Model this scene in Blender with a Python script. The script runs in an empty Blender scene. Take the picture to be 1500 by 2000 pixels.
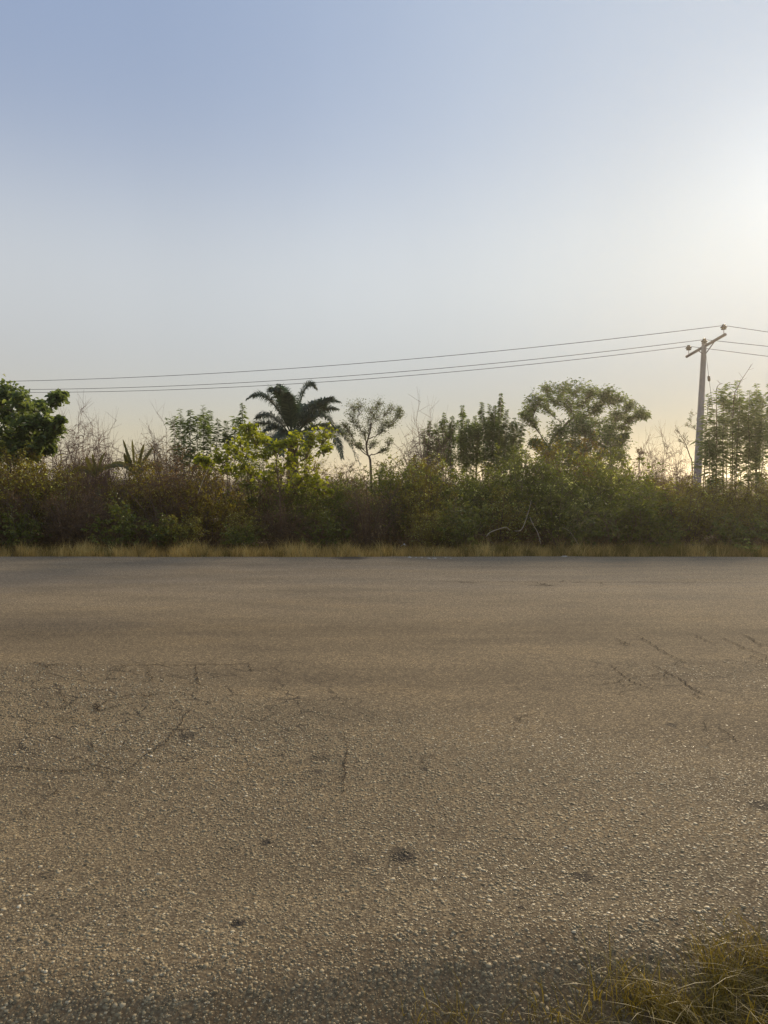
import bpy, math, random
import numpy as np
from mathutils import Vector, Matrix

# ------------------------------------------------------------------ camera
SC = bpy.context.scene
COL = SC.collection
R = math.radians
CAM_H = 1.5
F_PX, CX, CY = 1480.0, 750.0, 1000.0          # photograph is 1500 x 2000
HORIZON = 935.0
PITCH = math.atan((CY - HORIZON) / F_PX)       # looking slightly down
cam_d = bpy.data.cameras.new("camera")
cam = bpy.data.objects.new("camera", cam_d)
COL.objects.link(cam)
cam_d.sensor_fit = 'HORIZONTAL'
cam_d.sensor_width = 36.0
cam_d.lens = 36.0 * F_PX / 1500.0
cam_d.clip_start = 0.05
cam_d.clip_end = 3000.0
cam.location = (0, 0, CAM_H)
cam.rotation_euler = (math.pi / 2 - PITCH, 0, 0)
SC.camera = cam

# ------------------------------------------------------------------ sky, sun, exposure
SUN_AZ, SUN_EL = R(29.5), R(19.0)              # azimuth clockwise from +Y
SUN_DIR = Vector((math.sin(SUN_AZ) * math.cos(SUN_EL), math.cos(SUN_AZ) * math.cos(SUN_EL), math.sin(SUN_EL)))
world = bpy.data.worlds.new("World")
SC.world = world
world.use_nodes = True
wn, wl = world.node_tree.nodes, world.node_tree.links
wn.clear()
E0, KG, KG2 = 0.20, 8.0, 220.0                  # fall-off of the dust veil, width of the glow, width of the aureole
SKY_F, SKY_Z, SKY_G = (0.456, 0.323, 0.162), (0.245, 0.32, 0.482), (0.325, 0.302, 0.185)
SKY_G2, SKY_FG, SKY_H = (0.10, 0.11, 0.12), (-0.88, -0.85, -0.62), (0.19, 0.172, 0.10)
NISHITA_K = 0.03
sky = wn.new('ShaderNodeTexSky')                # clear upper air
sky.sky_type = 'NISHITA'
sky.sun_disc = False
sky.sun_elevation = SUN_EL
sky.sun_rotation = SUN_AZ
sky.altitude = 0
sky.air_density = 1.0
sky.dust_density = 0.0
sky.ozone_density = 1.0


def wmath(op, a, b=None, clamp=False):
    q = wn.new('ShaderNodeMath'); q.operation = op; q.use_clamp = clamp
    for s_, val in ((0, a), (1, b)):
        if val is None: continue
        if isinstance(val, (int, float)): q.inputs[s_].default_value = val
        else: wl.new(val, q.inputs[s_])
    return q.outputs[0]


def wscale(vec, fac):
    q = wn.new('ShaderNodeVectorMath'); q.operation = 'SCALE'
    if isinstance(vec, tuple): q.inputs[0].default_value = vec
    else: wl.new(vec, q.inputs[0])
    if isinstance(fac, (int, float)): q.inputs['Scale'].default_value = fac
    else: wl.new(fac, q.inputs['Scale'])
    return q.outputs[0]


def wadd(a, b):
    q = wn.new('ShaderNodeVectorMath'); q.operation = 'ADD'
    wl.new(a, q.inputs[0]); wl.new(b, q.inputs[1])
    return q.outputs[0]


# harmattan dust: a pale veil that thickens to the horizon and scatters forward round the sun
wtc = wn.new('ShaderNodeTexCoord')
wdot = wn.new('ShaderNodeVectorMath'); wdot.operation = 'DOT_PRODUCT'
wl.new(wtc.outputs['Generated'], wdot.inputs[0]); wdot.inputs[1].default_value = SUN_DIR
wsep = wn.new('ShaderNodeSeparateXYZ'); wl.new(wtc.outputs['Generated'], wsep.inputs[0])
wz = wmath('MAXIMUM', wsep.outputs['Z'], 0.06)
wcs = wmath('MAXIMUM', wdot.outputs['Value'], 0.0)
w_f = wmath('EXPONENT', wmath('MULTIPLY', wz, -1 / E0))
w_g = wmath('POWER', wcs, KG)
w_g2 = wmath('POWER', wcs, KG2)
w_h = wmath('EXPONENT', wmath('MULTIPLY', wmath('POWER', wmath('ABSOLUTE', wmath('SUBTRACT', wz, 0.25)), 2.0), -1 / 0.13 ** 2))
wnz = wn.new('ShaderNodeTexNoise'); wnz.inputs['Scale'].default_value = 1.3; wnz.inputs['Detail'].default_value = 5
wmp = wn.new('ShaderNodeMapping'); wmp.inputs['Scale'].default_value = (3.2, .7, .9); wmp.inputs['Rotation'].default_value = (.1, .55, .3)
wl.new(wtc.outputs['Generated'], wmp.inputs[0]); wl.new(wmp.outputs[0], wnz.inputs['Vector'])
veil = wmath('ADD', wmath('MULTIPLY', wnz.outputs['Fac'], 0.16), 0.92)       # faint unevenness of the dust
total = wscale(SKY_F, w_f)
total = wadd(total, wscale(SKY_G, w_g))
total = wadd(total, wscale(SKY_G2, w_g2))
total = wadd(total, wscale(SKY_FG, wmath('MULTIPLY', w_f, w_g)))
total = wadd(total, wscale(SKY_H, w_h))
total = wadd(total, wscale(SKY_Z, wmath('SUBTRACT', 1.0, w_f)))
total = wscale(total, veil)
total = wadd(total, wscale(sky.outputs[0], NISHITA_K))
bg = wn.new('ShaderNodeBackground')
bg.inputs['Strength'].default_value = 0.081
wo = wn.new('ShaderNodeOutputWorld')
wl.new(wscale(total, 10.0), bg.inputs['Color'])
wl.new(bg.outputs[0], wo.inputs['Surface'])

sun_d = bpy.data.lights.new("sun", 'SUN')
sun_d.energy = 4.0
sun_d.angle = R(20)
sun_d.color = (1.0, 0.82, 0.58)
sun = bpy.data.objects.new("sun", sun_d)
COL.objects.link(sun)
sun.rotation_euler = SUN_DIR.to_track_quat('Z', 'Y').to_euler()
sun.location = (20, 30, 30)

SC.view_settings.view_transform = 'Standard'
SC.view_settings.look = 'None'
SC.view_settings.exposure = 0.3
SC.view_settings.gamma = 1.0
SC.view_settings.use_curve_mapping = False
SC.cycles.use_denoising = True
SC.cycles.max_bounces = 9
SC.cycles.diffuse_bounces = 6
SC.cycles.glossy_bounces = 2
SC.cycles.transmission_bounces = 4
SC.cycles.transparent_max_bounces = 6
SC.cycles.volume_bounces = 0
SC.cycles.caustics_reflective = False
SC.cycles.caustics_refractive = False


def P(px, py, depth):
    """world point on the ray of a photograph pixel, at world depth y"""
    x, u = (px - CX) / F_PX, (CY - py) / F_PX
    c, s = math.cos(PITCH), math.sin(PITCH)
    y = c + u * s
    z = u * c - s
    k = depth / y
    return np.array([x * k, depth, CAM_H + z * k])


def G(px, py, z=0.0):
    """world point where a photograph pixel meets the level z"""
    x, u = (px - CX) / F_PX, (CY - py) / F_PX
    c, s = math.cos(PITCH), math.sin(PITCH)
    d = np.array([x, c + u * s, u * c - s])
    k = (z - CAM_H) / d[2]
    return np.array([0, 0, CAM_H]) + d * k


# ------------------------------------------------------------------ helpers
def N(v):
    v = np.asarray(v, float)
    return v / np.maximum(np.linalg.norm(v, axis=-1, keepdims=True), 1e-9)


class Geo:
    def __init__(self):
        self.v, self.f3, self.f4, self.t, self.n = [], [], [], [], 0

    def add(self, v, f3=None, f4=None, tint=0.5):
        v = np.asarray(v, np.float32).reshape(-1, 3)
        if f3 is not None and len(f3):
            self.f3.append(np.asarray(f3, np.int32).reshape(-1, 3) + self.n)
        if f4 is not None and len(f4):
            self.f4.append(np.asarray(f4, np.int32).reshape(-1, 4) + self.n)
        t = np.broadcast_to(np.asarray(tint, np.float32), (len(v),)) if np.ndim(tint) == 0 else np.asarray(tint, np.float32)
        self.v.append(v)
        self.t.append(t)
        self.n += len(v)

    def mesh(self, name, mat, smooth=False):
        me = bpy.data.meshes.new(name)
        v = np.concatenate(self.v) if self.v else np.zeros((0, 3), np.float32)
        f3 = np.concatenate(self.f3) if self.f3 else np.zeros((0, 3), np.int32)
        f4 = np.concatenate(self.f4) if self.f4 else np.zeros((0, 4), np.int32)
        me.vertices.add(len(v))
        me.vertices.foreach_set('co', v.ravel())
        loops = np.concatenate([f3.ravel(), f4.ravel()])
        me.loops.add(len(loops))
        me.loops.foreach_set('vertex_index', loops)
        nf = len(f3) + len(f4)
        me.polygons.add(nf)
        starts = np.concatenate([np.arange(len(f3)) * 3, len(f3) * 3 + np.arange(len(f4)) * 4]).astype(np.int32)
        me.polygons.foreach_set('loop_start', starts)
        if smooth:
            me.polygons.foreach_set('use_smooth', np.ones(nf, bool))
        a = me.attributes.new('tint', 'FLOAT', 'POINT')
        a.data.foreach_set('value', np.concatenate(self.t) if self.t else np.zeros(0, np.float32))
        me.materials.append(mat)
        me.update(calc_edges=True)
        me.validate()
        return me

    def build(self, name, mat, parent=None, smooth=False, kind=None):
        return link(name, self.mesh(name, mat, smooth), parent, kind)


def link(name, me, parent=None, kind=None):
    o = bpy.data.objects.new(name, me)
    COL.objects.link(o)
    if parent is not None:
        o.parent = parent
    if kind:
        o['kind'] = kind
    return o


def tag(o, label=None, cat=None, group=None, kind=None):
    if label: o['label'] = label
    if cat: o['category'] = cat
    if group: o['group'] = group
    if kind: o['kind'] = kind
    return o


def thing(name, label, cat, loc=(0, 0, 0), group=None):
    o = bpy.data.objects.new(name, None)
    o.empty_display_size = 0.1
    COL.objects.link(o)
    o.location = loc
    return tag(o, label, cat, group)


def copy_tree(root):
    c = root.copy()
    COL.objects.link(c)
    for ch in root.children:
        d = ch.copy()
        COL.objects.link(d)
        d.parent = c
    return c


def tube(g, pts, r, sides=5, tint=0.5, cap=True):
    pts = np.asarray(pts, float)
    n = len(pts)
    r = np.broadcast_to(np.asarray(r, float), (n,))
    tan = N(np.gradient(pts, axis=0))
    ref = np.array([0.0, 0.0, 1.0]) if abs(tan[0][2]) < 0.9 else np.array([1.0, 0.0, 0.0])
    a = N(np.cross(tan, ref))
    b = np.cross(tan, a)
    th = np.arange(sides) * 2 * math.pi / sides
    ring = pts[:, None, :] + r[:, None, None] * (np.cos(th)[None, :, None] * a[:, None, :] + np.sin(th)[None, :, None] * b[:, None, :])
    v = ring.reshape(-1, 3)
    i = np.arange(n - 1)[:, None] * sides
    k = np.arange(sides)[None, :]
    k2 = (k + 1) % sides
    f4 = np.stack([i + k, i + k2, i + sides + k2, i + sides + k], -1).reshape(-1, 4)
    f3 = []
    if cap:
        for base in (0, (n - 1) * sides):
            for q in range(1, sides - 1):
                f3.append((base, base + q, base + q + 1))
    g.add(v, f3, f4, tint)


def bez(a, c, b, n=8):
    t = np.linspace(0, 1, n)[:, None]
    return (1 - t) ** 2 * np.asarray(a) + 2 * t * (1 - t) * np.asarray(c) + t ** 2 * np.asarray(b)


def smooth_path(pts, n=16):
    """Catmull-Rom through the points"""
    p = np.asarray(pts, float)
    p = np.vstack([2 * p[0] - p[1], p, 2 * p[-1] - p[-2]])
    out = []
    m = len(p) - 3
    for q in np.linspace(0, m - 1e-6, n):
        i = int(q)
        t = q - i
        a, b, c, d = p[i:i + 4]
        out.append(0.5 * ((2 * b) + (c - a) * t + (2 * a - 5 * b + 4 * c - d) * t * t + (3 * b - a - 3 * c + d) * t ** 3))
    return np.array(out)


def leaves(g, base, d, nrm, L, W, tint, droop=0.15, fold=0.25, broad=False):
    """many leaves at once: a folded diamond (2 faces) or a folded oval (2 quads)"""
    n = len(base)
    base = np.asarray(base, float)
    d = N(d)
    s = N(np.cross(d, nrm))
    up = np.cross(s, d)
    L = np.broadcast_to(np.asarray(L, float), (n,))[:, None]
    W = np.broadcast_to(np.asarray(W, float), (n,))[:, None]
    dz = np.array([0, 0, -1.0]) * droop
    tip = base + d * L + dz * L
    if not broad:
        m = base + d * L * 0.45 + up * W * fold + dz * L * 0.2
        v = np.stack([base, m + s * W * .5, tip, m - s * W * .5], 1).reshape(-1, 3)
        i = np.arange(n)[:, None] * 4
        f3 = np.concatenate([i + [0, 1, 2], i + [0, 2, 3]])
        g.add(v, f3, None, np.repeat(np.broadcast_to(tint, (n,)), 4))
    else:
        a = base + d * L * 0.28 + up * W * fold + dz * L * .08
        b = base + d * L * 0.68 + up * W * fold + dz * L * .45
        v = np.stack([base, a + s * W * .46, b + s * W * .42, tip, b - s * W * .42, a - s * W * .46], 1).reshape(-1, 3)
        i = np.arange(n)[:, None] * 6
        f4 = np.concatenate([i + [0, 1, 2, 3], i + [0, 3, 4, 5]])
        g.add(v, None, f4, np.repeat(np.broadcast_to(tint, (n,)), 6))


def rdir(rng, n, zlo=-1.0, zhi=1.0):
    z = rng.uniform(zlo, zhi, n)
    a = rng.uniform(0, 2 * math.pi, n)
    r = np.sqrt(np.maximum(0, 1 - z * z))
    return np.stack([r * np.cos(a), r * np.sin(a), z], 1)


# ------------------------------------------------------------------ materials
def mat_new(name):
    m = bpy.data.materials.new(name)
    m.use_nodes = True
    nt = m.node_tree
    nt.nodes.clear()
    return m, nt.nodes, nt.links


def ramp(nodes, stops):
    r = nodes.new('ShaderNodeValToRGB')
    e = r.color_ramp.elements
    e[0].position, e[0].color = stops[0][0], (*stops[0][1], 1)
    e[1].position, e[1].color = stops[-1][0], (*stops[-1][1], 1)
    for p, c in stops[1:-1]:
        q = e.new(p)
        q.color = (*c, 1)
    return r


def leaf_mat(name, stops, trans=0.4, tgain=(1.5, 1.45, 0.8), rough=0.45, spec=0.35, wave=0.25):
    m, n, l = mat_new(name)
    at = n.new('ShaderNodeAttribute'); at.attribute_name = 'tint'
    oi = n.new('ShaderNodeObjectInfo')
    ma = n.new('ShaderNodeMath'); ma.operation = 'MULTIPLY_ADD'
    l.new(oi.outputs['Random'], ma.inputs[0]); ma.inputs[1].default_value = wave; ma.inputs[2].default_value = -wave / 2
    ad = n.new('ShaderNodeMath'); ad.operation = 'ADD'; ad.use_clamp = True
    l.new(at.outputs['Fac'], ad.inputs[0]); l.new(ma.outputs[0], ad.inputs[1])
    cr = ramp(n, stops)
    l.new(ad.outputs[0], cr.inputs[0])
    pb = n.new('ShaderNodeBsdfPrincipled')
    pb.inputs['Roughness'].default_value = rough
    pb.inputs['Specular IOR Level'].default_value = spec
    l.new(cr.outputs[0], pb.inputs['Base Color'])
    tg = n.new('ShaderNodeVectorMath'); tg.operation = 'MULTIPLY'; tg.inputs[1].default_value = tgain
    l.new(cr.outputs[0], tg.inputs[0])
    tr = n.new('ShaderNodeBsdfTranslucent')
    l.new(tg.outputs[0], tr.inputs['Color'])
    mx = n.new('ShaderNodeMixShader'); mx.inputs[0].default_value = trans
    l.new(pb.outputs[0], mx.inputs[1]); l.new(tr.outputs[0], mx.inputs[2])
    o = n.new('ShaderNodeOutputMaterial')
    l.new(mx.outputs[0], o.inputs[0])
    return m


def plain_mat(name, c1, c2, scale=8.0, rough=0.85, bump=0.3, stretch=(1, 1, 1), metallic=0.0, dist=0.01, spec=0.3):
    m, n, l = mat_new(name)
    tc = n.new('ShaderNodeTexCoord')
    mp = n.new('ShaderNodeMapping'); mp.inputs['Scale'].default_value = stretch
    l.new(tc.outputs['Object'], mp.inputs[0])
    no = n.new('ShaderNodeTexNoise'); no.inputs['Scale'].default_value = scale; no.inputs['Detail'].default_value = 6
    l.new(mp.outputs[0], no.inputs['Vector'])
    cr = ramp(n, [(0.3, c1), (0.7, c2)])
    l.new(no.outputs['Fac'], cr.inputs[0])
    pb = n.new('ShaderNodeBsdfPrincipled')
    pb.inputs['Roughness'].default_value = rough
    pb.inputs['Metallic'].default_value = metallic
    pb.inputs['Specular IOR Level'].default_value = spec
    l.new(cr.outputs[0], pb.inputs['Base Color'])
    bp = n.new('ShaderNodeBump'); bp.inputs['Strength'].default_value = bump; bp.inputs['Distance'].default_value = dist
    l.new(no.outputs['Fac'], bp.inputs['Height']); l.new(bp.outputs[0], pb.inputs['Normal'])
    o = n.new('ShaderNodeOutputMaterial')
    l.new(pb.outputs[0], o.inputs[0])
    return m


M = {}
M['bark'] = plain_mat('bark', (0.09, 0.065, 0.045), (0.2, 0.15, 0.105), 14, stretch=(1, 1, .3))
M['twig'] = plain_mat('twig', (0.10, 0.065, 0.04), (0.21, 0.14, 0.09), 10, bump=.1)
M['red_twig'] = plain_mat('red_twig', (0.15, 0.085, 0.065), (0.27, 0.17, 0.13), 10, bump=.1)
M['pale_stick'] = plain_mat('pale_stick', (0.42, 0.34, 0.24), (0.62, 0.52, 0.38), 12, bump=.1)
M['green_stem'] = plain_mat('green_stem', (0.10, 0.09, 0.04), (0.22, 0.18, 0.09), 9, bump=.1)
M['concrete'] = plain_mat('concrete', (0.19, 0.165, 0.15), (0.29, 0.255, 0.235), 3.5, stretch=(1, 1, .35))
M['steel'] = plain_mat('steel', (0.13, 0.115, 0.11), (0.22, 0.19, 0.18), 6, rough=.6, metallic=.3)
M['porcelain'] = plain_mat('porcelain', (0.07, 0.05, 0.045), (0.11, 0.085, 0.075), 5, rough=.25, spec=.5, bump=.05)
M['wire'] = plain_mat('wire', (0.10, 0.10, 0.10), (0.16, 0.155, 0.15), 5, rough=.5, metallic=.4)
M['paper'] = plain_mat('paper', (0.62, 0.6, 0.56), (0.78, 0.76, 0.72), 20)
M['pebble'] = plain_mat('pebble', (0.3, 0.26, 0.2), (0.5, 0.45, 0.37), 20)

M['olive_leaf'] = leaf_mat('olive_leaf', [(0, (0.126, 0.079, 0.015)), (.35, (0.200, 0.155, 0.022)), (.7, (0.267, 0.246, 0.032)), (.95, (0.445, 0.397, 0.075)), (1, (0.688, 0.736, 0.297))], .45)
M['brown_leaf'] = leaf_mat('brown_leaf', [(0, (0.106, 0.060, 0.018)), (.5, (0.190, 0.113, 0.035)), (.85, (0.269, 0.178, 0.059)), (1, (0.448, 0.345, 0.139))], .35, (1.3, 1.1, .8))
M['green_leaf'] = leaf_mat('green_leaf', [(0, (0.075, 0.093, 0.015)), (.5, (0.150, 0.177, 0.024)), (.85, (0.225, 0.255, 0.035)), (.95, (0.420, 0.420, 0.088)), (1, (0.800, 0.800, 0.352))], .45)
M['dark_leaf'] = leaf_mat('dark_leaf', [(0, (0.064, 0.085, 0.037)), (.6, (0.127, 0.170, 0.064)), (1, (0.235, 0.281, 0.099))], .5)
M['tall_leaf'] = leaf_mat('tall_leaf', [(0, (0.095, 0.123, 0.053)), (.6, (0.180, 0.236, 0.090)), (1, (0.321, 0.378, 0.140))], .55)
M['lime_leaf'] = leaf_mat('lime_leaf', [(0, (0.110, 0.117, 0.016)), (.5, (0.209, 0.230, 0.023)), (1, (0.396, 0.405, 0.045))], .5, (1.5, 1.5, .6))
M['palm_leaf'] = leaf_mat('palm_leaf', [(0, (0.036, 0.061, 0.043)), (.6, (0.076, 0.118, 0.077)), (1, (0.154, 0.198, 0.116))], .25, (1.4, 1.5, .9), .5, .25)
M['banana_leaf'] = leaf_mat('banana_leaf', [(0, (0.108, 0.086, 0.033)), (.6, (0.156, 0.144, 0.050)), (1, (0.240, 0.228, 0.088))], .4)
M['airy_leaf'] = leaf_mat('airy_leaf', [(0, (0.093, 0.108, 0.058)), (.6, (0.146, 0.173, 0.085)), (1, (0.226, 0.262, 0.124))], .4)
M['dry_grass'] = leaf_mat('dry_grass', [(0, (0.343, 0.224, 0.069)), (.5, (0.607, 0.436, 0.150)), (.85, (0.800, 0.620, 0.254)), (1, (0.800, 0.792, 0.381))], .5, (1.15, 1.1, .9), .6, .25)
M['green_grass'] = leaf_mat('green_grass', [(0, (0.093, 0.070, 0.013)), (.5, (0.187, 0.144, 0.026)), (1, (0.357, 0.273, 0.068))], .4, (1.3, 1.25, .6), .5, .3)

# ------------------------------------------------------------------ ground
Y_NEAR, Y_FAR = 2.2, G(750, 1086.5)[1]          # the two edges of the asphalt


def near_edge(x):
    """the ravelled near edge of the asphalt, a little further off on the right"""
    x = np.asarray(x, float)
    e = 2.10 + 0.09 * x + 0.10 * np.clip(x - .4, 0, 2) + 0.03 * np.sin(x * 2.3 + .6) + 0.02 * np.sin(x * 5.1 + 1.) + 0.008 * np.sin(x * 13.)
    return np.clip(e, 1.75, 2.75)


def far_edge(x):
    x = np.asarray(x, float)
    return Y_FAR + 0.05 * np.sin(x * .55) + 0.03 * np.sin(x * 2.1 + 1) + 0.02 * np.sin(x * 7.3)


def ground_mat():
    m, n, l = mat_new('soil')
    tc = n.new('ShaderNodeTexCoord')
    n1 = n.new('ShaderNodeTexNoise'); n1.inputs['Scale'].default_value = .9; n1.inputs['Detail'].default_value = 8
    n2 = n.new('ShaderNodeTexNoise'); n2.inputs['Scale'].default_value = 45; n2.inputs['Detail'].default_value = 5
    for q in (n1, n2): l.new(tc.outputs['Object'], q.inputs['Vector'])
    c1 = ramp(n, [(.3, (0.14, 0.098, 0.05)), (.7, (0.25, 0.18, 0.095))]); l.new(n1.outputs[0], c1.inputs[0])
    c2 = ramp(n, [(.3, (.5, .5, .5)), (.75, (1.25, 1.2, 1.1))]); l.new(n2.outputs[0], c2.inputs[0])
    mx = n.new('ShaderNodeMix'); mx.data_type = 'RGBA'; mx.blend_type = 'MULTIPLY'; mx.inputs[0].default_value = 1
    l.new(c1.outputs[0], mx.inputs[6]); l.new(c2.outputs[0], mx.inputs[7])
    pb = n.new('ShaderNodeBsdfPrincipled'); pb.inputs['Roughness'].default_value = .95; pb.inputs['Specular IOR Level'].default_value = .15
    l.new(mx.outputs[2], pb.inputs['Base Color'])
    bp = n.new('ShaderNodeBump'); bp.inputs['Strength'].default_value = .8; bp.inputs['Distance'].default_value = .02
    l.new(n2.outputs[0], bp.inputs['Height']); l.new(bp.outputs[0], pb.inputs['Normal'])
    o = n.new('ShaderNodeOutputMaterial'); l.new(pb.outputs[0], o.inputs[0])
    return m


g = Geo()
xs = np.concatenate([[-600, -200, -80, -40], np.arange(-24, 24.01, .5), [40, 80, 200, 600]])
ys = np.concatenate([[-300, -60, -15, -4], np.arange(-1, 3.6, .2), [5, 8, 11, 13.5], np.arange(14, 40.1, 1.0), [60, 120, 300, 900]])
X, Y = np.meshgrid(xs, ys)
def ground_z(x, y):
    x, y = np.asarray(x, float), np.asarray(y, float)
    und = .03 * np.sin(x * .9 + y * .5) + .025 * np.sin(x * 2.3 - y * 1.7) 
    near = -.12 + und * .35
    far = -.06 + und * np.clip((y - 15.5) / 3, 0, 1)
    road = -.16
    z = np.where(y < 3.2, near, np.where(y < 13.2, road, far))
    return z
Z = ground_z(X, Y)
v = np.stack([X, Y, Z], -1).reshape(-1, 3)
nx, ny = len(xs), len(ys)
i = (np.arange(ny - 1)[:, None] * nx + np.arange(nx - 1)[None, :]).ravel()
g.add(v, None, np.stack([i, i + 1, i + nx + 1, i + nx], 1))
ground = g.build('ground', ground_mat(), smooth=True, kind='structure')

# ------------------------------------------------------------------ road
SPOTS = [(785, 1672, .05, .75), (520, 1645, .024, .7), (620, 1645, .016, .5), (619, 1507, .03, .6), (465, 1803, .022, .9),
         (1140, 1712, .034, .6), (1018, 1773, .012, .7), (1485, 1572, .05, .6), (548, 1474, .02, .6), (700, 1680, .03, .35),
         (1310, 1416, .03, .6), (830, 1502, .02, .6), (630, 1478, .05, .35), (90, 1708, .03, .4), (685, 1090, .28, .7), (365, 1436, .05, .6)]
spots = [(G(px, py)[0], G(px, py)[1], r * 1.2, a) for px, py, r, a in SPOTS]


def road_mat():
    m, n, l = mat_new('asphalt')
    tc = n.new('ShaderNodeTexCoord')
    obj = tc.outputs['Object']

    def mapping(scale, src=obj):
        q = n.new('ShaderNodeMapping'); q.inputs['Scale'].default_value = scale
        l.new(src, q.inputs[0]); return q.outputs[0]

    def noise(vec, scale, detail=4, rough=.55):
        q = n.new('ShaderNodeTexNoise'); q.inputs['Scale'].default_value = scale; q.inputs['Detail'].default_value = detail
        q.inputs['Roughness'].default_value = rough
        l.new(vec, q.inputs['Vector']); return q.outputs['Fac']

    def mix(a, b, fac, mode='MIX'):
        q = n.new('ShaderNodeMix'); q.data_type = 'RGBA'; q.blend_type = mode
        for s, val in ((0, fac), (6, a), (7, b)):
            if isinstance(val, (int, float)): q.inputs[s].default_value = val
            elif isinstance(val, tuple): q.inputs[s].default_value = (*val, 1)
            else: l.new(val, q.inputs[s])
        return q.outputs[2]

    def math_(op, a, b=None, clamp=False):
        q = n.new('ShaderNodeMath'); q.operation = op; q.use_clamp = clamp
        for s, val in ((0, a), (1, b)):
            if val is None: continue
            if isinstance(val, (int, float)): q.inputs[s].default_value = val
            else: l.new(val, q.inputs[s])
        return q.outputs[0]

    def rmp(f, stops):
        q = ramp(n, stops); l.new(f, q.inputs[0]); return q.outputs[0]

    # dusty grey-brown binder in lengthwise bands
    band = noise(mapping((.10, .75, 1)), 1.0, 5)
    col = rmp(band, [(.32, (0.20, 0.156, 0.098)), (.5, (0.255, 0.198, 0.122)), (.68, (0.295, 0.228, 0.138))])
    patch = noise(mapping((.45, 1.1, 1)), 1.6, 6)
    col = mix(col, rmp(patch, [(.3, (.74, .75, .78)), (.55, (1, 1, 1)), (.75, (1.14, 1.1, 1.02))]), .8, 'MULTIPLY')
    # patches, darker and cooler, towards the far side
    pn = noise(mapping((.16, .9, 1)), 1.35, 4)
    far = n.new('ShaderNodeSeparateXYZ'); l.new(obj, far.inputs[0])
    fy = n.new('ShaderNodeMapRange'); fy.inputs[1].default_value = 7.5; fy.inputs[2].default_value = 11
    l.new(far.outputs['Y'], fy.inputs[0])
    pm = math_('MULTIPLY', rmp(pn, [(.52, (0, 0, 0)), (.6, (1, 1, 1))]), fy.outputs[0])
    col = mix(col, (0.12, 0.108, 0.092), math_('MULTIPLY', pm, .3))
    for (px0, px1, py0, py1, amt) in ((-260, 215, 1112, 1150, .5), (430, 760, 1094, 1122, .35), (1180, 1330, 1130, 1142, .35), (760, 1010, 1135, 1160, .25), (-100, 330, 1205, 1235, .25)):
        a0, a1 = G(px0, py0), G(px1, py1)
        cxx, cyy = (G((px0 + px1) / 2, (py0 + py1) / 2)[0], (a0[1] + a1[1]) / 2)
        rx, ry = abs(G(px1, (py0 + py1) / 2)[0] - cxx), abs(a0[1] - a1[1]) / 2
        ev = n.new('ShaderNodeVectorMath'); ev.operation = 'DISTANCE'
        l.new(mapping((1 / rx, 1 / ry, 0)), ev.inputs[0]); ev.inputs[1].default_value = (cxx / rx, cyy / ry, 0)
        er = n.new('ShaderNodeMapRange'); er.inputs[1].default_value = .55; er.inputs[2].default_value = 1.15; er.inputs[3].default_value = amt; er.inputs[4].default_value = 0
        l.new(math_('ADD', ev.outputs['Value'], math_('MULTIPLY', math_('SUBTRACT', noise(mapping((.8, 2.2, 1)), 1.5, 5), .5), 1.5)), er.inputs[0])
        col = mix(col, (0.13, 0.112, 0.09), er.outputs[0])
    # the far lane is greyer, and lightened in colour to offset the thicket's shade
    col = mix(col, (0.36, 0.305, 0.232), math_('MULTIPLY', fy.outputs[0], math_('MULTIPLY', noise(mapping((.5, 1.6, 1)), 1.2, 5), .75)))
    # stone chips in the surface
    vo = n.new('ShaderNodeTexVoronoi'); vo.inputs['Scale'].default_value = 95; vo.voronoi_dimensions = '2D'
    l.new(obj, vo.inputs['Vector'])
    sv = n.new('ShaderNodeSeparateColor'); l.new(vo.outputs['Color'], sv.inputs[0])
    tone = rmp(sv.outputs[0], [(0, (.62, .6, .58)), (.5, (.95, .93, .9)), (.8, (1.25, 1.22, 1.12)), (1, (2.0, 1.9, 1.65))])
    edge = rmp(vo.outputs['Distance'], [(.25, (1, 1, 1)), (.62, (.55, .52, .5))])
    col = mix(col, tone, .85, 'MULTIPLY')
    col = mix(col, edge, .8, 'MULTIPLY')
    fine = noise(obj, 420, 2)
    col = mix(col, rmp(fine, [(.3, (.75, .75, .75)), (.7, (1.25, 1.25, 1.22))]), .7, 'MULTIPLY')
    # pock marks
    pk = noise(mapping((9, 16, 1)), 1.0, 2)
    col = mix(col, (.05, .042, .034), rmp(pk, [(.70, (0, 0, 0)), (.78, (.75, .75, .75))]))
    ps = noise(mapping((2.0, 11, 1)), 1.3, 3)
    col = mix(col, (.075, .062, .048), rmp(ps, [(.66, (0, 0, 0)), (.76, (.6, .6, .6))]))
    # crazing where the surface is worn out (left half of the near lane)
    wob = noise(obj, 5, 4)
    vs = n.new('ShaderNodeVectorMath'); vs.operation = 'ADD'
    wc = n.new('ShaderNodeCombineXYZ'); l.new(math_('MULTIPLY', wob, .35), wc.inputs[0]); l.new(math_('MULTIPLY', wob, -.3), wc.inputs[1])
    l.new(obj, vs.inputs[0]); l.new(wc.outputs[0], vs.inputs[1])
    ve = n.new('ShaderNodeTexVoronoi'); ve.feature = 'DISTANCE_TO_EDGE'; ve.voronoi_dimensions = '2D'; ve.inputs['Scale'].default_value = 4.2
    l.new(vs.outputs[0], ve.inputs['Vector'])
    line = rmp(ve.outputs['Distance'], [(.018, (1, 1, 1)), (.05, (0, 0, 0))])
    cx = n.new('ShaderNodeVectorMath'); cx.operation = 'DISTANCE'
    sc = mapping((.75, 1.0, 0)); l.new(sc, cx.inputs[0]); cx.inputs[1].default_value = (-1.75 * .75, 4.9, 0)
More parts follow.
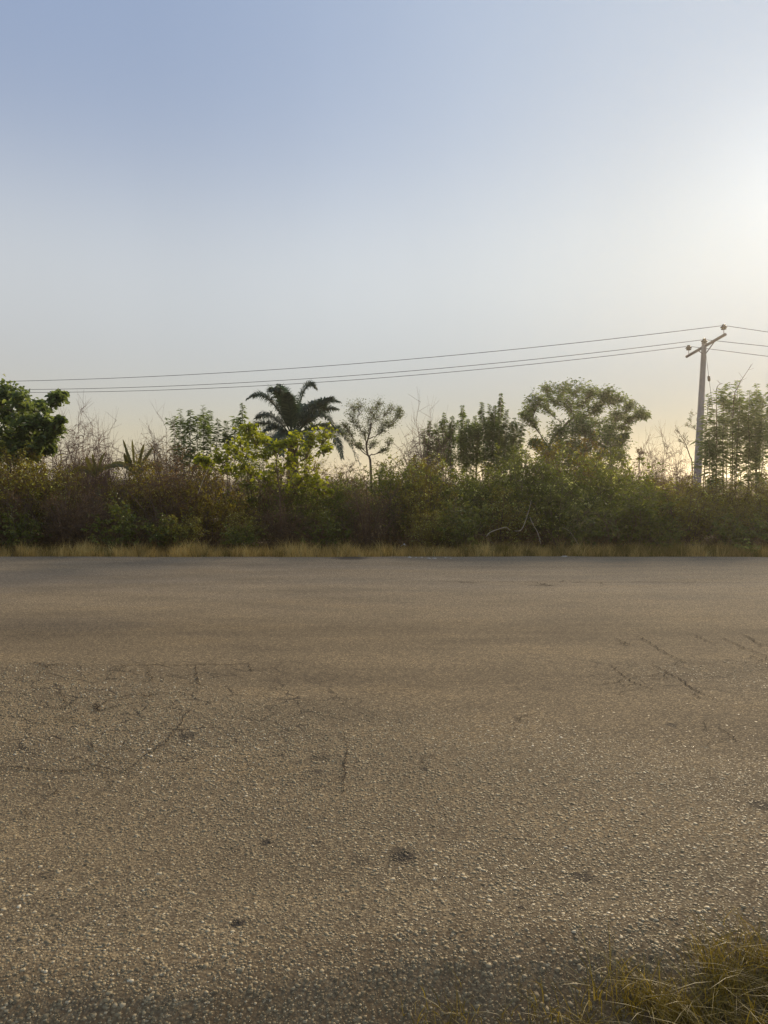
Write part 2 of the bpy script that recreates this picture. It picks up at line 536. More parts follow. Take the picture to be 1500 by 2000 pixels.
    reg = n.new('ShaderNodeMapRange'); reg.inputs[1].default_value = .75; reg.inputs[2].default_value = 1.9; reg.inputs[3].default_value = 1; reg.inputs[4].default_value = 0
    l.new(cx.outputs['Value'], reg.inputs[0])
    cx2 = n.new('ShaderNodeVectorMath'); cx2.operation = 'DISTANCE'
    sc2 = mapping((.6, 1.0, 0)); l.new(sc2, cx2.inputs[0]); cx2.inputs[1].default_value = (2.5 * .6, 5.8, 0)
    reg2 = n.new('ShaderNodeMapRange'); reg2.inputs[1].default_value = .4; reg2.inputs[2].default_value = 1.3; reg2.inputs[3].default_value = .6; reg2.inputs[4].default_value = 0
    l.new(cx2.outputs['Value'], reg2.inputs[0])
    brk = rmp(noise(obj, 2.6, 4), [(.38, (0, 0, 0)), (.55, (1, 1, 1))])
    crk = math_('MULTIPLY', math_('MULTIPLY', line, math_('MAXIMUM', reg.outputs[0], reg2.outputs[0])), brk)
    col = mix(col, (.035, .028, .022), math_('MULTIPLY', crk, .8))
    ey = math_('SUBTRACT', far.outputs['Y'], math_('MULTIPLY', far.outputs['X'], .12))
    em = n.new('ShaderNodeMapRange'); em.inputs[1].default_value = 2.05; em.inputs[2].default_value = 2.55; em.inputs[3].default_value = .8; em.inputs[4].default_value = 0
    l.new(math_('ADD', ey, math_('MULTIPLY', math_('SUBTRACT', noise(obj, 6, 4), .5), .5)), em.inputs[0])
    col = mix(col, (.14, .092, .045), em.outputs[0])
    # drips and spots
    sp = None
    for (x, y, r, a) in spots:
        dv = n.new('ShaderNodeVectorMath'); dv.operation = 'DISTANCE'
        l.new(obj, dv.inputs[0]); dv.inputs[1].default_value = (x, y, 0)
        dn = math_('ADD', dv.outputs['Value'], math_('MULTIPLY', math_('SUBTRACT', noise(obj, 30, 2), .5), r * 1.5))
        mr = n.new('ShaderNodeMapRange'); mr.inputs[1].default_value = r * .6; mr.inputs[2].default_value = r * 1.2
        mr.inputs[3].default_value = min(.95, a * 1.1); mr.inputs[4].default_value = 0
        l.new(dn, mr.inputs[0])
        sp = mr.outputs[0] if sp is None else math_('MAXIMUM', sp, mr.outputs[0])
    col = mix(col, (.04, .035, .03), sp)
    pb = n.new('ShaderNodeBsdfPrincipled')
    pb.inputs['Roughness'].default_value = .95
    pb.inputs['Specular IOR Level'].default_value = .06
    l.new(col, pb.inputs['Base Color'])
    h = math_('ADD', math_('MULTIPLY', vo.outputs['Distance'], -1.0), math_('MULTIPLY', fine, .35))
    h = math_('SUBTRACT', h, math_('MULTIPLY', crk, 1.5))
    bp = n.new('ShaderNodeBump'); bp.inputs['Strength'].default_value = .4; bp.inputs['Distance'].default_value = .003
    l.new(h, bp.inputs['Height']); l.new(bp.outputs[0], pb.inputs['Normal'])
    o = n.new('ShaderNodeOutputMaterial'); l.new(pb.outputs[0], o.inputs[0])
    return m


g = Geo()
xs = np.concatenate([np.linspace(-600, -30, 20), np.linspace(-28, -5, 60), np.linspace(-4.9, 4.9, 400), np.linspace(5, 28, 60), np.linspace(30, 600, 20)])
ne, fe = near_edge(xs), far_edge(xs)
rows, hs = [], []
rag = 0 * xs
prof = [(-.16, -.17), (-.14, -.115), (-.05, -.085), (.06, -.05), (.16, -.018), (.3, 0)]     # crumbling near shoulder
for dy, z in prof:
    rows.append(ne + dy + rag); hs.append(np.full(len(xs), z))
for t in np.linspace(.05, .95, 16):
    y = (ne + .3) * (1 - t) + (fe - .2) * t
    rows.append(y); hs.append(.004 * np.sin(xs * .8 + y * 1.3) * math.sin(math.pi * t))
for dy, z in [(-.1, -.002), (0, -.008), (.02, -.03), (.03, -.14)]:
    rows.append(fe + dy); hs.append(np.full(len(xs), z))
v = np.stack([np.broadcast_to(xs, (len(rows), len(xs))), np.array(rows), np.array(hs)], -1).reshape(-1, 3)
nx, ny = len(xs), len(rows)
i = (np.arange(ny - 1)[:, None] * nx + np.arange(nx - 1)[None, :]).ravel()
g.add(v, None, np.stack([i, i + 1, i + nx + 1, i + nx], 1))
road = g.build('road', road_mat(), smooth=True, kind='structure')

# cracks that can be followed in the photograph: jagged open joints with a dark floor
M['crack'] = plain_mat('crack', (0.025, 0.02, 0.014), (0.07, 0.055, 0.04), 40, rough=1, bump=.1, spec=.05)
CRACKS = [
    ([(670, 1425), (674, 1450), (680, 1466), (673, 1490), (675, 1513), (671, 1535), (673, 1552)], .006),
    ([(1200, 1246), (1222, 1256), (1235, 1262)], .012), ([(1245, 1240), (1268, 1256), (1290, 1270), (1312, 1282), (1340, 1294)], .011),
    ([(1350, 1240), (1372, 1246)], .012), ([(1408, 1245), (1440, 1260), (1465, 1270), (1500, 1283)], .012), ([(1455, 1240), (1480, 1256), (1510, 1264)], .011),
    ([(1275, 1297), (1295, 1310), (1318, 1322), (1332, 1330), (1350, 1344), (1372, 1356), (1402, 1368)], .010),
    ([(1190, 1297), (1203, 1309), (1220, 1322), (1242, 1336), (1268, 1344), (1285, 1352)], .009),
    ([(1215, 1340), (1242, 1337)], .007), ([(1400, 1420), (1430, 1440), (1440, 1450)], .007), ([(1370, 1427), (1390, 1426)], .007),
    ([(60, 1294), (84, 1299), (115, 1298), (135, 1301)], .013), ([(215, 1301), (250, 1299), (300, 1299), (345, 1300), (400, 1298), (450, 1299), (500, 1294)], .010),
    ([(190, 1371), (193, 1390), (188, 1378)], .012), ([(193, 1390), (215, 1383), (235, 1377)], .008), ([(200, 1366), (225, 1365), (255, 1364)], .008),
    ([(260, 1352), (290, 1362), (297, 1355)], .012), ([(120, 1350), (124, 1365), (133, 1380)], .009), ([(100, 1382), (140, 1383)], .008),
    ([(375, 1385), (362, 1400), (352, 1415), (340, 1430), (325, 1447), (300, 1465), (280, 1480), (255, 1500), (230, 1510)], .008),
    ([(0, 1500), (50, 1502), (100, 1506), (150, 1507), (200, 1506), (225, 1510)], .008), ([(160, 1503), (185, 1495), (215, 1487), (255, 1483)], .006),
    ([(80, 1404), (130, 1404), (190, 1402)], .007), ([(205, 1430), (240, 1429), (300, 1426)], .007), ([(178, 1450), (182, 1460), (195, 1470)], .008),
    ([(285, 1300), (292, 1320), (300, 1330)], .008), ([(380, 1300), (384, 1325), (392, 1340)], .009), ([(485, 1298), (492, 1315)], .009),
    ([(140, 1483), (155, 1478)], .01), ([(1005, 1402), (1018, 1408)], .007), ([(1010, 1405), (1040, 1395)], .005),
    ([(860, 1136), (960, 1137), (1060, 1136.5), (1150, 1138), (1250, 1137.5), (1380, 1138.5), (1540, 1139)], .018), ([(1040, 1138), (1062, 1141), (1078, 1146)], .03),
    ([(60, 1525), (110, 1545), (90, 1555)], .005), ([(820, 1480), (850, 1478)], .006),
]
rng = np.random.default_rng(5)
def crack_ribbon(g, p, w):
    q = smooth_path(p, max(10, len(p) * 7))
    d = N(np.gradient(q, axis=0))
    s = np.stack([-d[:, 1], d[:, 0], np.zeros(len(d))], 1)
    q = q + s * rng.normal(0, w * .9, (len(q), 1))
    wid = 1.35 * w * rng.uniform(.25, 1.0, len(q)) * np.sin(np.linspace(.15, math.pi - .15, len(q))) ** .5
    q[:, 2] = .0065
    v = np.concatenate([q + s * wid[:, None] * .5, q - s * wid[:, None] * .5])
    k = np.arange(len(q) - 1)
    g.add(v, None, np.stack([k, k + len(q), k + len(q) + 1, k + 1], 1))
    return q


for pts, w in CRACKS:
    g = Geo()
    q = crack_ribbon(g, np.array([G(a, b) for a, b in pts]), w)
    ln = np.linalg.norm(np.diff(q, axis=0), axis=1).sum()
    for r_ in range(int(1 + ln * 2.5)):                      # side branches
        i0 = rng.integers(2, len(q) - 2)
        d = N(q[i0 + 1] - q[i0 - 1]); an = rng.choice([-1, 1]) * rng.uniform(.5, 1.2)
        d = np.array([d[0] * math.cos(an) - d[1] * math.sin(an), d[0] * math.sin(an) + d[1] * math.cos(an), 0])
        L_ = rng.uniform(.08, .38)
        sd_ = np.array([-d[1], d[0], 0])
        crack_ribbon(g, np.array([q[i0] + d * L_ * t + sd_ * rng.normal(0, .03) * (t > 0) for t in (0, .35, .7, 1.0)]), w * rng.uniform(.4, .75))
    g.build('crack', M['crack'], road)

# loose-edged stone chips standing proud of the worn binder, close enough to tell apart
def chip_mat():
    m, n, l = mat_new('stone_chip')
    at = n.new('ShaderNodeAttribute'); at.attribute_name = 'tint'
    cr = ramp(n, [(0, (.07, .049, .022)), (.25, (.19, .142, .072)), (.6, (.32, .25, .135)), (.85, (.50, .41, .25)), (1, (.72, .63, .44))])
    l.new(at.outputs['Fac'], cr.inputs[0])
    pb = n.new('ShaderNodeBsdfPrincipled'); pb.inputs['Roughness'].default_value = .65; pb.inputs['Specular IOR Level'].default_value = .2
    l.new(cr.outputs[0], pb.inputs['Base Color'])
    o = n.new('ShaderNodeOutputMaterial'); l.new(pb.outputs[0], o.inputs[0])
    return m


rng = np.random.default_rng(11)
ncand = 150000
yy = 1.8 + (6.2 - 1.8) * rng.random(ncand) ** 1.45
xx = rng.uniform(-1, 1, ncand) * (yy * .56 + 1.0)
keep = (yy > near_edge(xx) - .45) & (rng.random(ncand) < np.clip(1.15 - (yy - 4.2) / 2.2, .1, 1))
xx, yy = xx[keep], yy[keep]
n = len(xx)
size = np.clip(rng.lognormal(math.log(.0041), .42, n), .0016, .0115)
hh = size * rng.uniform(.05, .2, n)
dn = yy - near_edge(xx)
zz = np.where(dn < -.14, ground_z(xx, yy) + .002, np.interp(dn, [-.14, -.05, .06, .16, .3, 9], [-.115, -.085, -.05, -.018, 0, 0]))
th = np.arange(5)[None, :] * 2 * math.pi / 5 + rng.uniform(0, 6.3, (n, 1))
rr = size[:, None] * rng.uniform(.7, 1.25, (n, 5))
cs, sn = np.cos(th), np.sin(th)
tilt = rng.normal(0, .12, (n, 2))
lo = np.stack([xx[:, None] + rr * cs, yy[:, None] + rr * sn, np.broadcast_to((zz - .003)[:, None], rr.shape)], -1)
ri = rr * .8
hi = np.stack([xx[:, None] + ri * cs, yy[:, None] + ri * sn, zz[:, None] + hh[:, None] + ri * (tilt[:, :1] * cs + tilt[:, 1:] * sn)], -1)
v = np.concatenate([lo, hi], 1).reshape(-1, 3)
b = np.arange(n)[:, None, None] * 10
k = np.arange(5)[None, :, None]
k2 = (k + 1) % 5
f4 = (b + np.concatenate([k, k2, k2 + 5, k + 5], -1)).reshape(-1, 4)
f3 = (np.arange(n)[:, None, None] * 10 + np.array([[5, 6, 7], [5, 7, 8], [5, 8, 9]])[None]).reshape(-1, 3)
tint = np.clip(.12 + .88 * rng.beta(2.2, 2.6, n) + (rng.random(n) < .05) * .35, 0, 1)
pat = .5 + .5 * np.sin(xx * 1.7 + 1.2 * np.sin(yy * 2.1)) * np.sin(yy * 2.9 + xx)
tint *= (.8 + .25 * pat) * np.interp(dn, [-.1, .3], [.7, 1])
for (x, y, r, a) in spots:
    dd = np.hypot(xx - x, yy - y)
    tint *= 1 - min(.92, a * 1.15) * np.clip((r * 1.15 - dd) / (r * .45), 0, 1)
g = Geo()
g.add(v, f3, f4, np.repeat(tint, 10))
g.build('stone_chips', chip_mat(), road, kind='stuff')

# ------------------------------------------------------------------ grass on the verges
def blades(g, x, y, z, h, w, lean, rng, tint, seg=3):
    """curved tapering grass blades"""
    n = len(x)
    az = rng.uniform(0, 2 * math.pi, n)
    ld = np.stack([np.cos(az), np.sin(az), np.zeros(n)], 1)
    face = rng.uniform(0, 2 * math.pi, n)
    s = np.stack([np.cos(face), np.sin(face), np.zeros(n)], 1)
    base = np.stack([x, y, z], 1)
    V = []
    for q in range(seg):
        t = q / seg
        c = base + ld * (lean * h * t * t)[:, None] + np.array([0, 0, 1.]) * (h * (t - .35 * np.minimum(lean, 1.2) * t * t))[:, None]
        ww = (w * (1 - .55 * t))[:, None]
        V += [c + s * ww * .5, c - s * ww * .5]
    V.append(base + ld * (lean * h)[:, None] + np.array([0, 0, 1.]) * (h * (1 - .35 * np.minimum(lean, 1.2)))[:, None])
    m = 2 * seg + 1
    v = np.stack(V, 1).reshape(-1, 3)
    b = np.arange(n)[:, None] * m
    f4 = np.concatenate([b + [2 * q, 2 * q + 1, 2 * q + 3, 2 * q + 2] for q in range(seg - 1)]) if seg > 1 else None
    f3 = b + [2 * seg - 2, 2 * seg - 1, 2 * seg]
    g.add(v, f3, f4, np.repeat(tint, m))


rng = np.random.default_rng(21)
g = Geo()
nt = 2600                                             # tufts of dry grass along the far edge
tx = rng.uniform(-13, 13, nt)
ty = Y_FAR + .06 + rng.random(nt) ** 1.2 * 1.5
clump = np.clip(.5 + .3 * np.sin(tx * 1.9 + 1.3 * np.sin(tx * .7)) * np.sin(tx * 4.3 + ty) + .3 * np.sin(tx * 7.7 + 2 * np.sin(tx * 2.9)) * np.sin(ty * 6) + rng.normal(0, .15, nt), 0, 1)
k = 16
x = np.repeat(tx, k) + rng.normal(0, .045, nt * k)
y = np.repeat(ty, k) + rng.normal(0, .05, nt * k)
y = np.maximum(y, far_edge(x) + .035)
h = np.repeat(rng.uniform(.19, .36, nt) * (.45 + .85 * clump), k) * rng.uniform(.5, 1.2, nt * k)
tn = np.clip(np.repeat(.2 + .5 * clump + rng.normal(0, .1, nt) - .18 * np.clip((tx - 2) / 6, 0, 1), k) + rng.normal(0, .16, nt * k), 0, 1)
blades(g, x, y, ground_z(x, y), h, rng.uniform(.004, .009, nt * k), rng.uniform(.1, .8, nt * k), rng, tn, 2)
o = g.build('dry_grass', M['dry_grass'], kind='stuff')
tag(o, 'strip of short dry straw-coloured grass along the far road edge', 'grass')

g = Geo()                                             # greener grass mixed in, more of it on the right
nt = 900
tx = np.concatenate([rng.uniform(-13, 13, 350), rng.uniform(1.5, 13, 550)])
ty = Y_FAR + .1 + rng.random(nt) * 1.5
x = np.repeat(tx, k) + rng.normal(0, .05, nt * k)
y = np.maximum(np.repeat(ty, k) + rng.normal(0, .05, nt * k), far_edge(x) + .03)
h = np.repeat(rng.uniform(.16, .33, nt), k) * rng.uniform(.5, 1.2, nt * k)
blades(g, x, y, ground_z(x, y), h, rng.uniform(.005, .009, nt * k), rng.uniform(.2, .9, nt * k), rng, np.clip(rng.normal(.45, .2, nt * k), 0, 1), 2)
o = g.build('green_grass', M['green_grass'], kind='stuff')
tag(o, 'greener grass mixed into the dry verge beyond the road', 'grass')

g = Geo()                                             # the near verge at the photographer's feet
nt = 420
tx = rng.uniform(-2.6, 2.8, nt)
ty = near_edge(tx) - .02 - rng.random(nt) ** 2.2 * .9
right = np.clip((tx - .2) / .7, 0, 1)
ok = rng.random(nt) < .10 + .9 * right
tx, ty, right = tx[ok], ty[ok], right[ok]
tx = np.concatenate([tx, .55 + 1.3 * rng.random(130) ** .7]); ty = np.concatenate([ty, near_edge(tx[-130:]) - rng.uniform(-.10, .34, 130) * np.clip((tx[-130:] - .3) / .6, .3, 1)]); right = np.concatenate([right, np.ones(130)])
nt = len(tx); k = 26
x = np.repeat(tx, k) + rng.normal(0, .035, nt * k)
y = np.repeat(ty, k) + rng.normal(0, .035, nt * k)
h = np.repeat(rng.uniform(.08, .17, nt) * (.5 + .6 * right), k) * rng.uniform(.4, 1.35, nt * k)
dnn = y - near_edge(x)
z = np.maximum(ground_z(x, y), np.interp(dnn, [-.14, -.05, .06, .16], [-.13, -.10, -.06, -.03]))
blades(g, x, y, z, h, rng.uniform(.0018, .0042, nt * k), rng.uniform(.3, 1.5, nt * k), rng, np.clip(rng.normal(.42, .22, nt * k), 0, 1), 4)
o = g.build('verge_grass', M['green_grass'], kind='stuff')
tag(o, 'yellow-green grass creeping over the crumbled near edge of the road', 'grass')

# ------------------------------------------------------------------ haze in the air
def build_haze(density):
    x0, x1, y0, y1, z0, z1 = -620, 620, -320, 920, -1.2, 9.5
    g = Geo()
    g.add([(x0, y0, z0), (x1, y0, z0), (x1, y1, z0), (x0, y1, z0), (x0, y0, z1), (x1, y0, z1), (x1, y1, z1), (x0, y1, z1)], None,
          [(0, 3, 2, 1), (4, 5, 6, 7), (0, 1, 5, 4), (1, 2, 6, 5), (2, 3, 7, 6), (3, 0, 4, 7)])
    m, n, l = mat_new('haze')
    pv = n.new('ShaderNodeVolumePrincipled')
    pv.inputs['Color'].default_value = (.95, .88, .74, 1)
    pv.inputs['Density'].default_value = density
    pv.inputs['Anisotropy'].default_value = .78
    o = n.new('ShaderNodeOutputMaterial'); l.new(pv.outputs[0], o.inputs['Volume'])
    ob = g.build('haze', m, kind='stuff')
    tag(ob, 'pale dusty haze hanging in the air', 'haze')


HAZE = 0.0009
# ------------------------------------------------------------------ plants
def clump_tree(name, label, cat, depth, base_px, trunk, clumps, wood, leafm, leafL, leafW, per, rng, trunk_r=.07, twigs=9, droop=.2,
               broad=False, group=None, dz=.8, leaf_objects=0, upness=.3, tint_mu=.5, ground=-.06, trunk_name='trunk', gap=1.0, reach=1.0, steep=(.3, .85)):
    """a tree whose trunk and foliage clumps are given as directions in the photograph and spread in depth about its own distance"""
    b0 = P(base_px[0], base_px[1], depth)
    root_xy = (b0[0], depth)
    root = thing(name, label, cat, (b0[0], depth, ground), group)
    off = np.array([b0[0], depth, ground])
    gw = Geo()
    tp = [np.array([b0[0], depth, ground - .05])] + [P(x, y, depth) for x, y in trunk]
    path = smooth_path(tp, 14)
    rad = np.linspace(trunk_r, trunk_r * .45, len(path))
    tube(gw, path - off, rad, 7)
    gl = Geo()
    allb, alld, alln, allt, allL = [], [], [], [], []
    gt = Geo()
    nodes, nrad = path[4:].copy(), rad[4:].copy()
    clumps = sorted(clumps, key=lambda c_: np.min(np.linalg.norm(path - P(c_[0], c_[1], depth), axis=1)))
    for ci, cl in enumerate(clumps):
        px, py, rp = cl[:3]
        dd = cl[3] if len(cl) > 3 else rng.uniform(-dz, dz)
        c = P(px, py, depth + dd)
        rad_m = rp / F_PX * depth
        # limb from the trunk
        hz = np.linalg.norm(nodes[:, :2] - c[:2], axis=1)
        cost = np.linalg.norm(nodes - c, axis=1) + 2.0 * np.maximum(0, nodes[:, 2] + rng.uniform(*steep) * hz - c[2])
        iq = int(np.argmin(cost))
        q, rq = nodes[iq], nrad[iq]
        mid = (q + c) / 2 + np.array([0, 0, -.05]) * np.linalg.norm(c - q) + rng.normal(0, .09, 3) * np.linalg.norm(c - q)
        limb = bez(q, mid, c, 8)
        limb[1:-1] += rng.normal(0, .02, (6, 3))
        lr = np.linspace(min(rq * .7, trunk_r * .45), .006, 8)
        tube(gw, limb - off, lr, 5)
        nodes = np.vstack([nodes, limb[2:6]]); nrad = np.concatenate([nrad, lr[2:6]])
        tw = max(3, int(twigs * (.7 + .6 * rng.random())))
        for t in range(tw):
            d = rdir(rng, 1, -.5, 1.0)[0]
            d[2] += upness; d = N(d)
            st = limb[rng.integers(3, 8)]
            ln = rad_m * rng.uniform(.45, 1.25) * reach
            e = st * .35 + c * .65 + d * ln
            mp = (st + e) / 2 + rng.normal(0, .12, 3) * ln
            tpth = bez(st, mp, e, 5)
            tube(gt, tpth - off, np.linspace(.0065, .0025, 5), 3, cap=False)
            m = max(2, int(per * rng.uniform(.5, 1.4)))
            tt = rng.uniform(.3, 1.03, m)
            pos = np.stack([np.interp(tt * 4, np.arange(5), tpth[:, k]) for k in range(3)], 1) + rng.normal(0, .13 * rad_m * gap, (m, 3))
            dr = N(N(e - st) * .5 + rdir(rng, m, -.7, .7))
            allb.append(pos); alld.append(dr); alln.append(rdir(rng, m, .3, 1.0))
            allt.append(np.clip(rng.normal(tint_mu + rng.normal(0, .1), .18, m), 0, 1)); allL.append(leafL * rng.uniform(.55, 1.2, m))
    B, D, Nn, TT, LL = map(np.concatenate, (allb, alld, alln, allt, allL))
    gw.build(trunk_name, wood, root, smooth=True)
    gt.build('twigs', wood, root, kind='stuff')
    k = 0
    if leaf_objects:
        # the leaves one can pick out singly: those on the side facing the road
        order = np.argsort(B[:, 1] + rng.normal(0, .25, len(B)))
        sel, rest = order[:leaf_objects], order[leaf_objects:]
        protos = []
        for tv in (.3, .5, .7, .9):
            g1 = Geo()
            leaves(g1, np.zeros((1, 3)), [[1, 0, 0]], [[0, 0, 1]], 1.0, leafW / leafL, tv, droop, .18, True)
            protos.append(g1.mesh('leaf', leafm))
        for q in sel:
            o = link('leaf', protos[int(np.clip(TT[q] * 4, 0, 3))], root)
            d = D[q]; s_ = N(np.cross(Nn[q], d)); up = np.cross(d, s_)
            mt = Matrix(((d[0], s_[0], up[0]), (d[1], s_[1], up[1]), (d[2], s_[2], up[2]))).to_4x4()
            o.matrix_local = Matrix.Translation(Vector(B[q] - off)) @ mt @ Matrix.Scale(LL[q], 4)
    else:
        rest = np.arange(len(B))
    leaves(gl, B[rest] - off, D[rest], Nn[rest], LL[rest], LL[rest] * leafW / leafL, TT[rest], droop, .22, broad)
    gl.build('foliage', leafm, root, kind='stuff')
    return root


# --- the thicket: shrubs of a few kinds, each its own plant
def shrub_meshes(seed, n_stems, subs, twigs, per, leafL, leafW, spread, wood, leafm, droop=.25, tint=.5, tsd=.2, wild=.18, size=1.9):
    """a bushy plant one metre high (scaled up when placed)"""
    rng = np.random.default_rng(seed)
    gw, gl = Geo(), Geo()
    Bs, Ds, Ts = [], [], []
    k = 1 / size
    for s_ in range(n_stems):
        az, rr = rng.uniform(0, 2 * math.pi), spread * math.sqrt(rng.random())
        tip = np.array([math.cos(az) * rr, math.sin(az) * rr, (1 - .5 * (rr / spread) ** 2) * rng.uniform(.72, 1.0)])
        b = np.array([math.cos(az) * .06, math.sin(az) * .06, 0]) * rng.uniform(.3, 2.5)
        st = bez(b, b * .6 + tip * np.array([.35, .35, .62]), tip, 7)
        tube(gw, st, np.linspace(.011, .003, 7) * k * 1.6, 4)
        for q in range(subs):
            t = rng.uniform(.18, .98)
            p0 = np.array([np.interp(t * 6, np.arange(7), st[:, j]) for j in range(3)])
            d = rdir(rng, 1, -.35, .9)[0]
            ln = rng.uniform(.12, .34) * (1.15 - .45 * t)
            e = p0 + d * ln
            e[2] = max(e[2], .03)
            sb = bez(p0, (p0 + e) / 2 + np.array([0, 0, .04]), e, 4)
            tube(gw, sb, np.linspace(.004, .0018, 4) * k * 1.5, 3, cap=False)
            for w in range(twigs):
                u = rng.uniform(.3, 1)
                a0 = p0 + (e - p0) * u
                dd = N(d * .4 + rdir(rng, 1, -.6, .9)[0])
                l2 = rng.uniform(.05, wild)
                a1 = a0 + dd * l2
                tube(gw, np.stack([a0, a1]), np.array([.0018, .001]) * k * 1.5, 3, cap=False)
                m = rng.poisson(per)
                if m:
                    Bs.append(a0 + (a1 - a0) * rng.uniform(.15, 1.05, (m, 1)) + rng.normal(0, .008, (m, 3)))
                    Ds.append(N(dd * .5 + rdir(rng, m, -.8, .8)))
                    Ts.append(np.clip(rng.normal(tint + rng.normal(0, .15), tsd * .8, m), 0, 1))
    B, D, T_ = map(np.concatenate, (Bs, Ds, Ts))
    top = np.percentile(B[:, 2], 97.5)
    B[:, 2] /= top
    for arr in gw.v: arr[:, 2] /= top
    n = len(B)
    T_[rng.random(n) < .02] = 1.0  # a few leaves get the palest tint, as painted specks of light
    L = leafL * k * rng.uniform(.55, 1.25, n)
    leaves(gl, B, D, rdir(rng, n, .2, 1), L, L * leafW / leafL, T_, droop, .25)
    return gw.mesh('branches', wood), gl.mesh('foliage', leafm)


M['creeper_leaf'] = leaf_mat('creeper_leaf', [(0, (0.07, 0.08, 0.016)), (.5, (0.13, 0.15, 0.026)), (1, (0.26, 0.26, 0.06))], .45)
KINDS = {
    'olive': [shrub_meshes(100 + i, 20, 9, 5, 8, .07, .03, .62, M['twig'], M['olive_leaf'], tint=.52, tsd=.24) for i in range(3)],
    'green': [shrub_meshes(120 + i, 20, 9, 5, 8, .08, .036, .62, M['green_stem'], M['green_leaf'], tint=.5, tsd=.22) for i in range(3)],
    'brown': [shrub_meshes(140 + i, 22, 9, 5, 5, .045, .015, .64, M['twig'], M['brown_leaf'], tint=.45, tsd=.25, wild=.24) for i in range(2)],
    'creeper': [shrub_meshes(180 + i, 14, 6, 3, 4, .13, .095, .75, M['green_stem'], M['creeper_leaf'], tint=.5, tsd=.2, droop=.35) for i in range(2)],
    'bare': [shrub_meshes(160 + i, 20, 9, 5, .8, .035, .012, .6, M['red_twig'], M['brown_leaf'], tint=.6, wild=.26) for i in range(2)],
}
PHRASE = {
    'olive': ('olive_shrub', 'olive small-leaved thicket shrub'),
    'green': ('green_shrub', 'fresh green leafy thicket shrub'),
    'brown': ('dry_shrub', 'half-dried brown twiggy shrub'),
    'creeper': ('broadleaf_creeper', 'low creeper with broad bright leaves'),
    'bare': ('bare_shrub', 'almost leafless reddish twig shrub'),
}
LAND = [(-400, 140, 'below the large-leaved tree'), (140, 330, 'around the banana plants'), (330, 440, 'left of the lime shrub'),
        (440, 640, 'under the lime shrub and palm'), (640, 800, 'below the airy tree'),
        (800, 1010, 'before the dark upright shrubs'), (1010, 1235, 'before the flat-topped tree'),
        (1235, 1365, 'left of the power pole'), (1365, 1900, 'right of the power pole')]


def place_shrub(kind, px, depth, top_py, width=1.0, rng=None):
    b = P(px, HORIZON, depth)
    h = P(px, top_py, depth)[2] + .06
    mw, ml = KINDS[kind][rng.integers(len(KINDS[kind]))]
    nm, ph = PHRASE[kind]
    where = next(w for a, z, w in LAND if a <= px < z)
    row = 'front' if depth < 17.9 else 'rear'
    lab = f"{ph} {where}{', by the grass' if row == 'front' else ''}"
    r = thing(nm, lab, 'shrub', (b[0], depth, float(ground_z(b[0], depth)) - .02), f"{ph}s {where}")
    link('branches', mw, r, 'stuff'); link('foliage', ml, r, 'stuff')
    w = h * width
    r.scale = (w, w, h)
    r.rotation_euler = (rng.normal(0, .05), rng.normal(0, .05), rng.uniform(0, 6.28))
    return r


SKYLINE = [(-160, 868), (0, 868), (60, 874), (120, 900), (170, 908), (230, 908), (320, 884), (380, 886), (430, 900), (560, 905), (640, 915), (700, 918), (760, 908), (830, 900), (900, 902),
           (950, 922), (1000, 908), (1060, 884), (1120, 874), (1180, 880), (1230, 908), (1280, 925), (1360, 928), (1430, 930), (1520, 928), (1700, 925)]


def top_at(px):
    return float(np.interp(px, [a for a, _ in SKYLINE], [b for _, b in SKYLINE]))


rng = np.random.default_rng(77)
def pick(px):
    u = rng.random()
    if px < 420: return 'olive' if u < .6 else ('green' if u < .75 else 'brown')
    if px < 680: return 'brown' if u < .55 else ('olive' if u < .8 else 'green')
    if px < 1000: return 'green' if u < .45 else ('olive' if u < .85 else 'brown')
    if px < 1230: return 'green' if u < .5 else ('olive' if u < .9 else 'brown')
    return 'olive' if u < .7 else ('brown' if u < .8 else 'green')

for px in np.arange(-240, 1790, 88):                       # front row, lower, spilling to the grass
    q = px + rng.uniform(-25, 25)
    dep = rng.uniform(16.0, 17.0)
    place_shrub('brown' if (rng.random() < .3 or 480 < q < 800 and rng.random() < .6) else pick(q), q, dep, rng.uniform(940, 1012), rng.uniform(.9, 1.25), rng)
for px in np.arange(-240, 1790, 84):                       # middle row
    q = px + rng.uniform(-25, 25)
    dep = rng.uniform(17.2, 18.0)
    place_shrub(pick(q), q, dep, top_at(q) + rng.uniform(4, 34), rng.uniform(.75, .95), rng)
for px in np.arange(-240, 1790, 84):                       # rear row sets the skyline
    q = px + rng.uniform(-25, 25)
    dep = rng.uniform(18.6, 20.0)
    place_shrub(pick(q), q, dep, top_at(q) + rng.uniform(-8, 14), rng.uniform(.75, .95), rng)
for px in np.arange(-240, 1790, 120):                      # behind that, to close the gaps
    q = px + rng.uniform(-30, 30)
    dep = rng.uniform(21, 23)
    place_shrub(pick(q), q, dep, top_at(q) + rng.uniform(4, 20), rng.uniform(.8, 1.0), rng)
# reddish bare shrubs standing above the thicket
for px, py, dep in [(110, 850, 20.5), (150, 835, 21), (190, 845, 20.6), (215, 865, 20.2), (325, 852, 21.5), (300, 868, 21), (815, 845, 21.5), (845, 835, 22), (1255, 885, 21), (1285, 872, 22), (1315, 880, 21.5)]:
    place_shrub('bare', px, dep, py, .55, rng)

# low creepers with broader leaves sprawling over the front of the thicket
for px, py, dep in [(40, 1000, 15.9), (235, 985, 15.95), (330, 1005, 15.9), (470, 1020, 15.8), (640, 1000, 16.0), (900, 985, 15.9), (1150, 985, 15.9), (1300, 1010, 15.9), (1440, 1000, 15.9)]:
    place_shrub('creeper', px, dep, py, 1.1, rng)

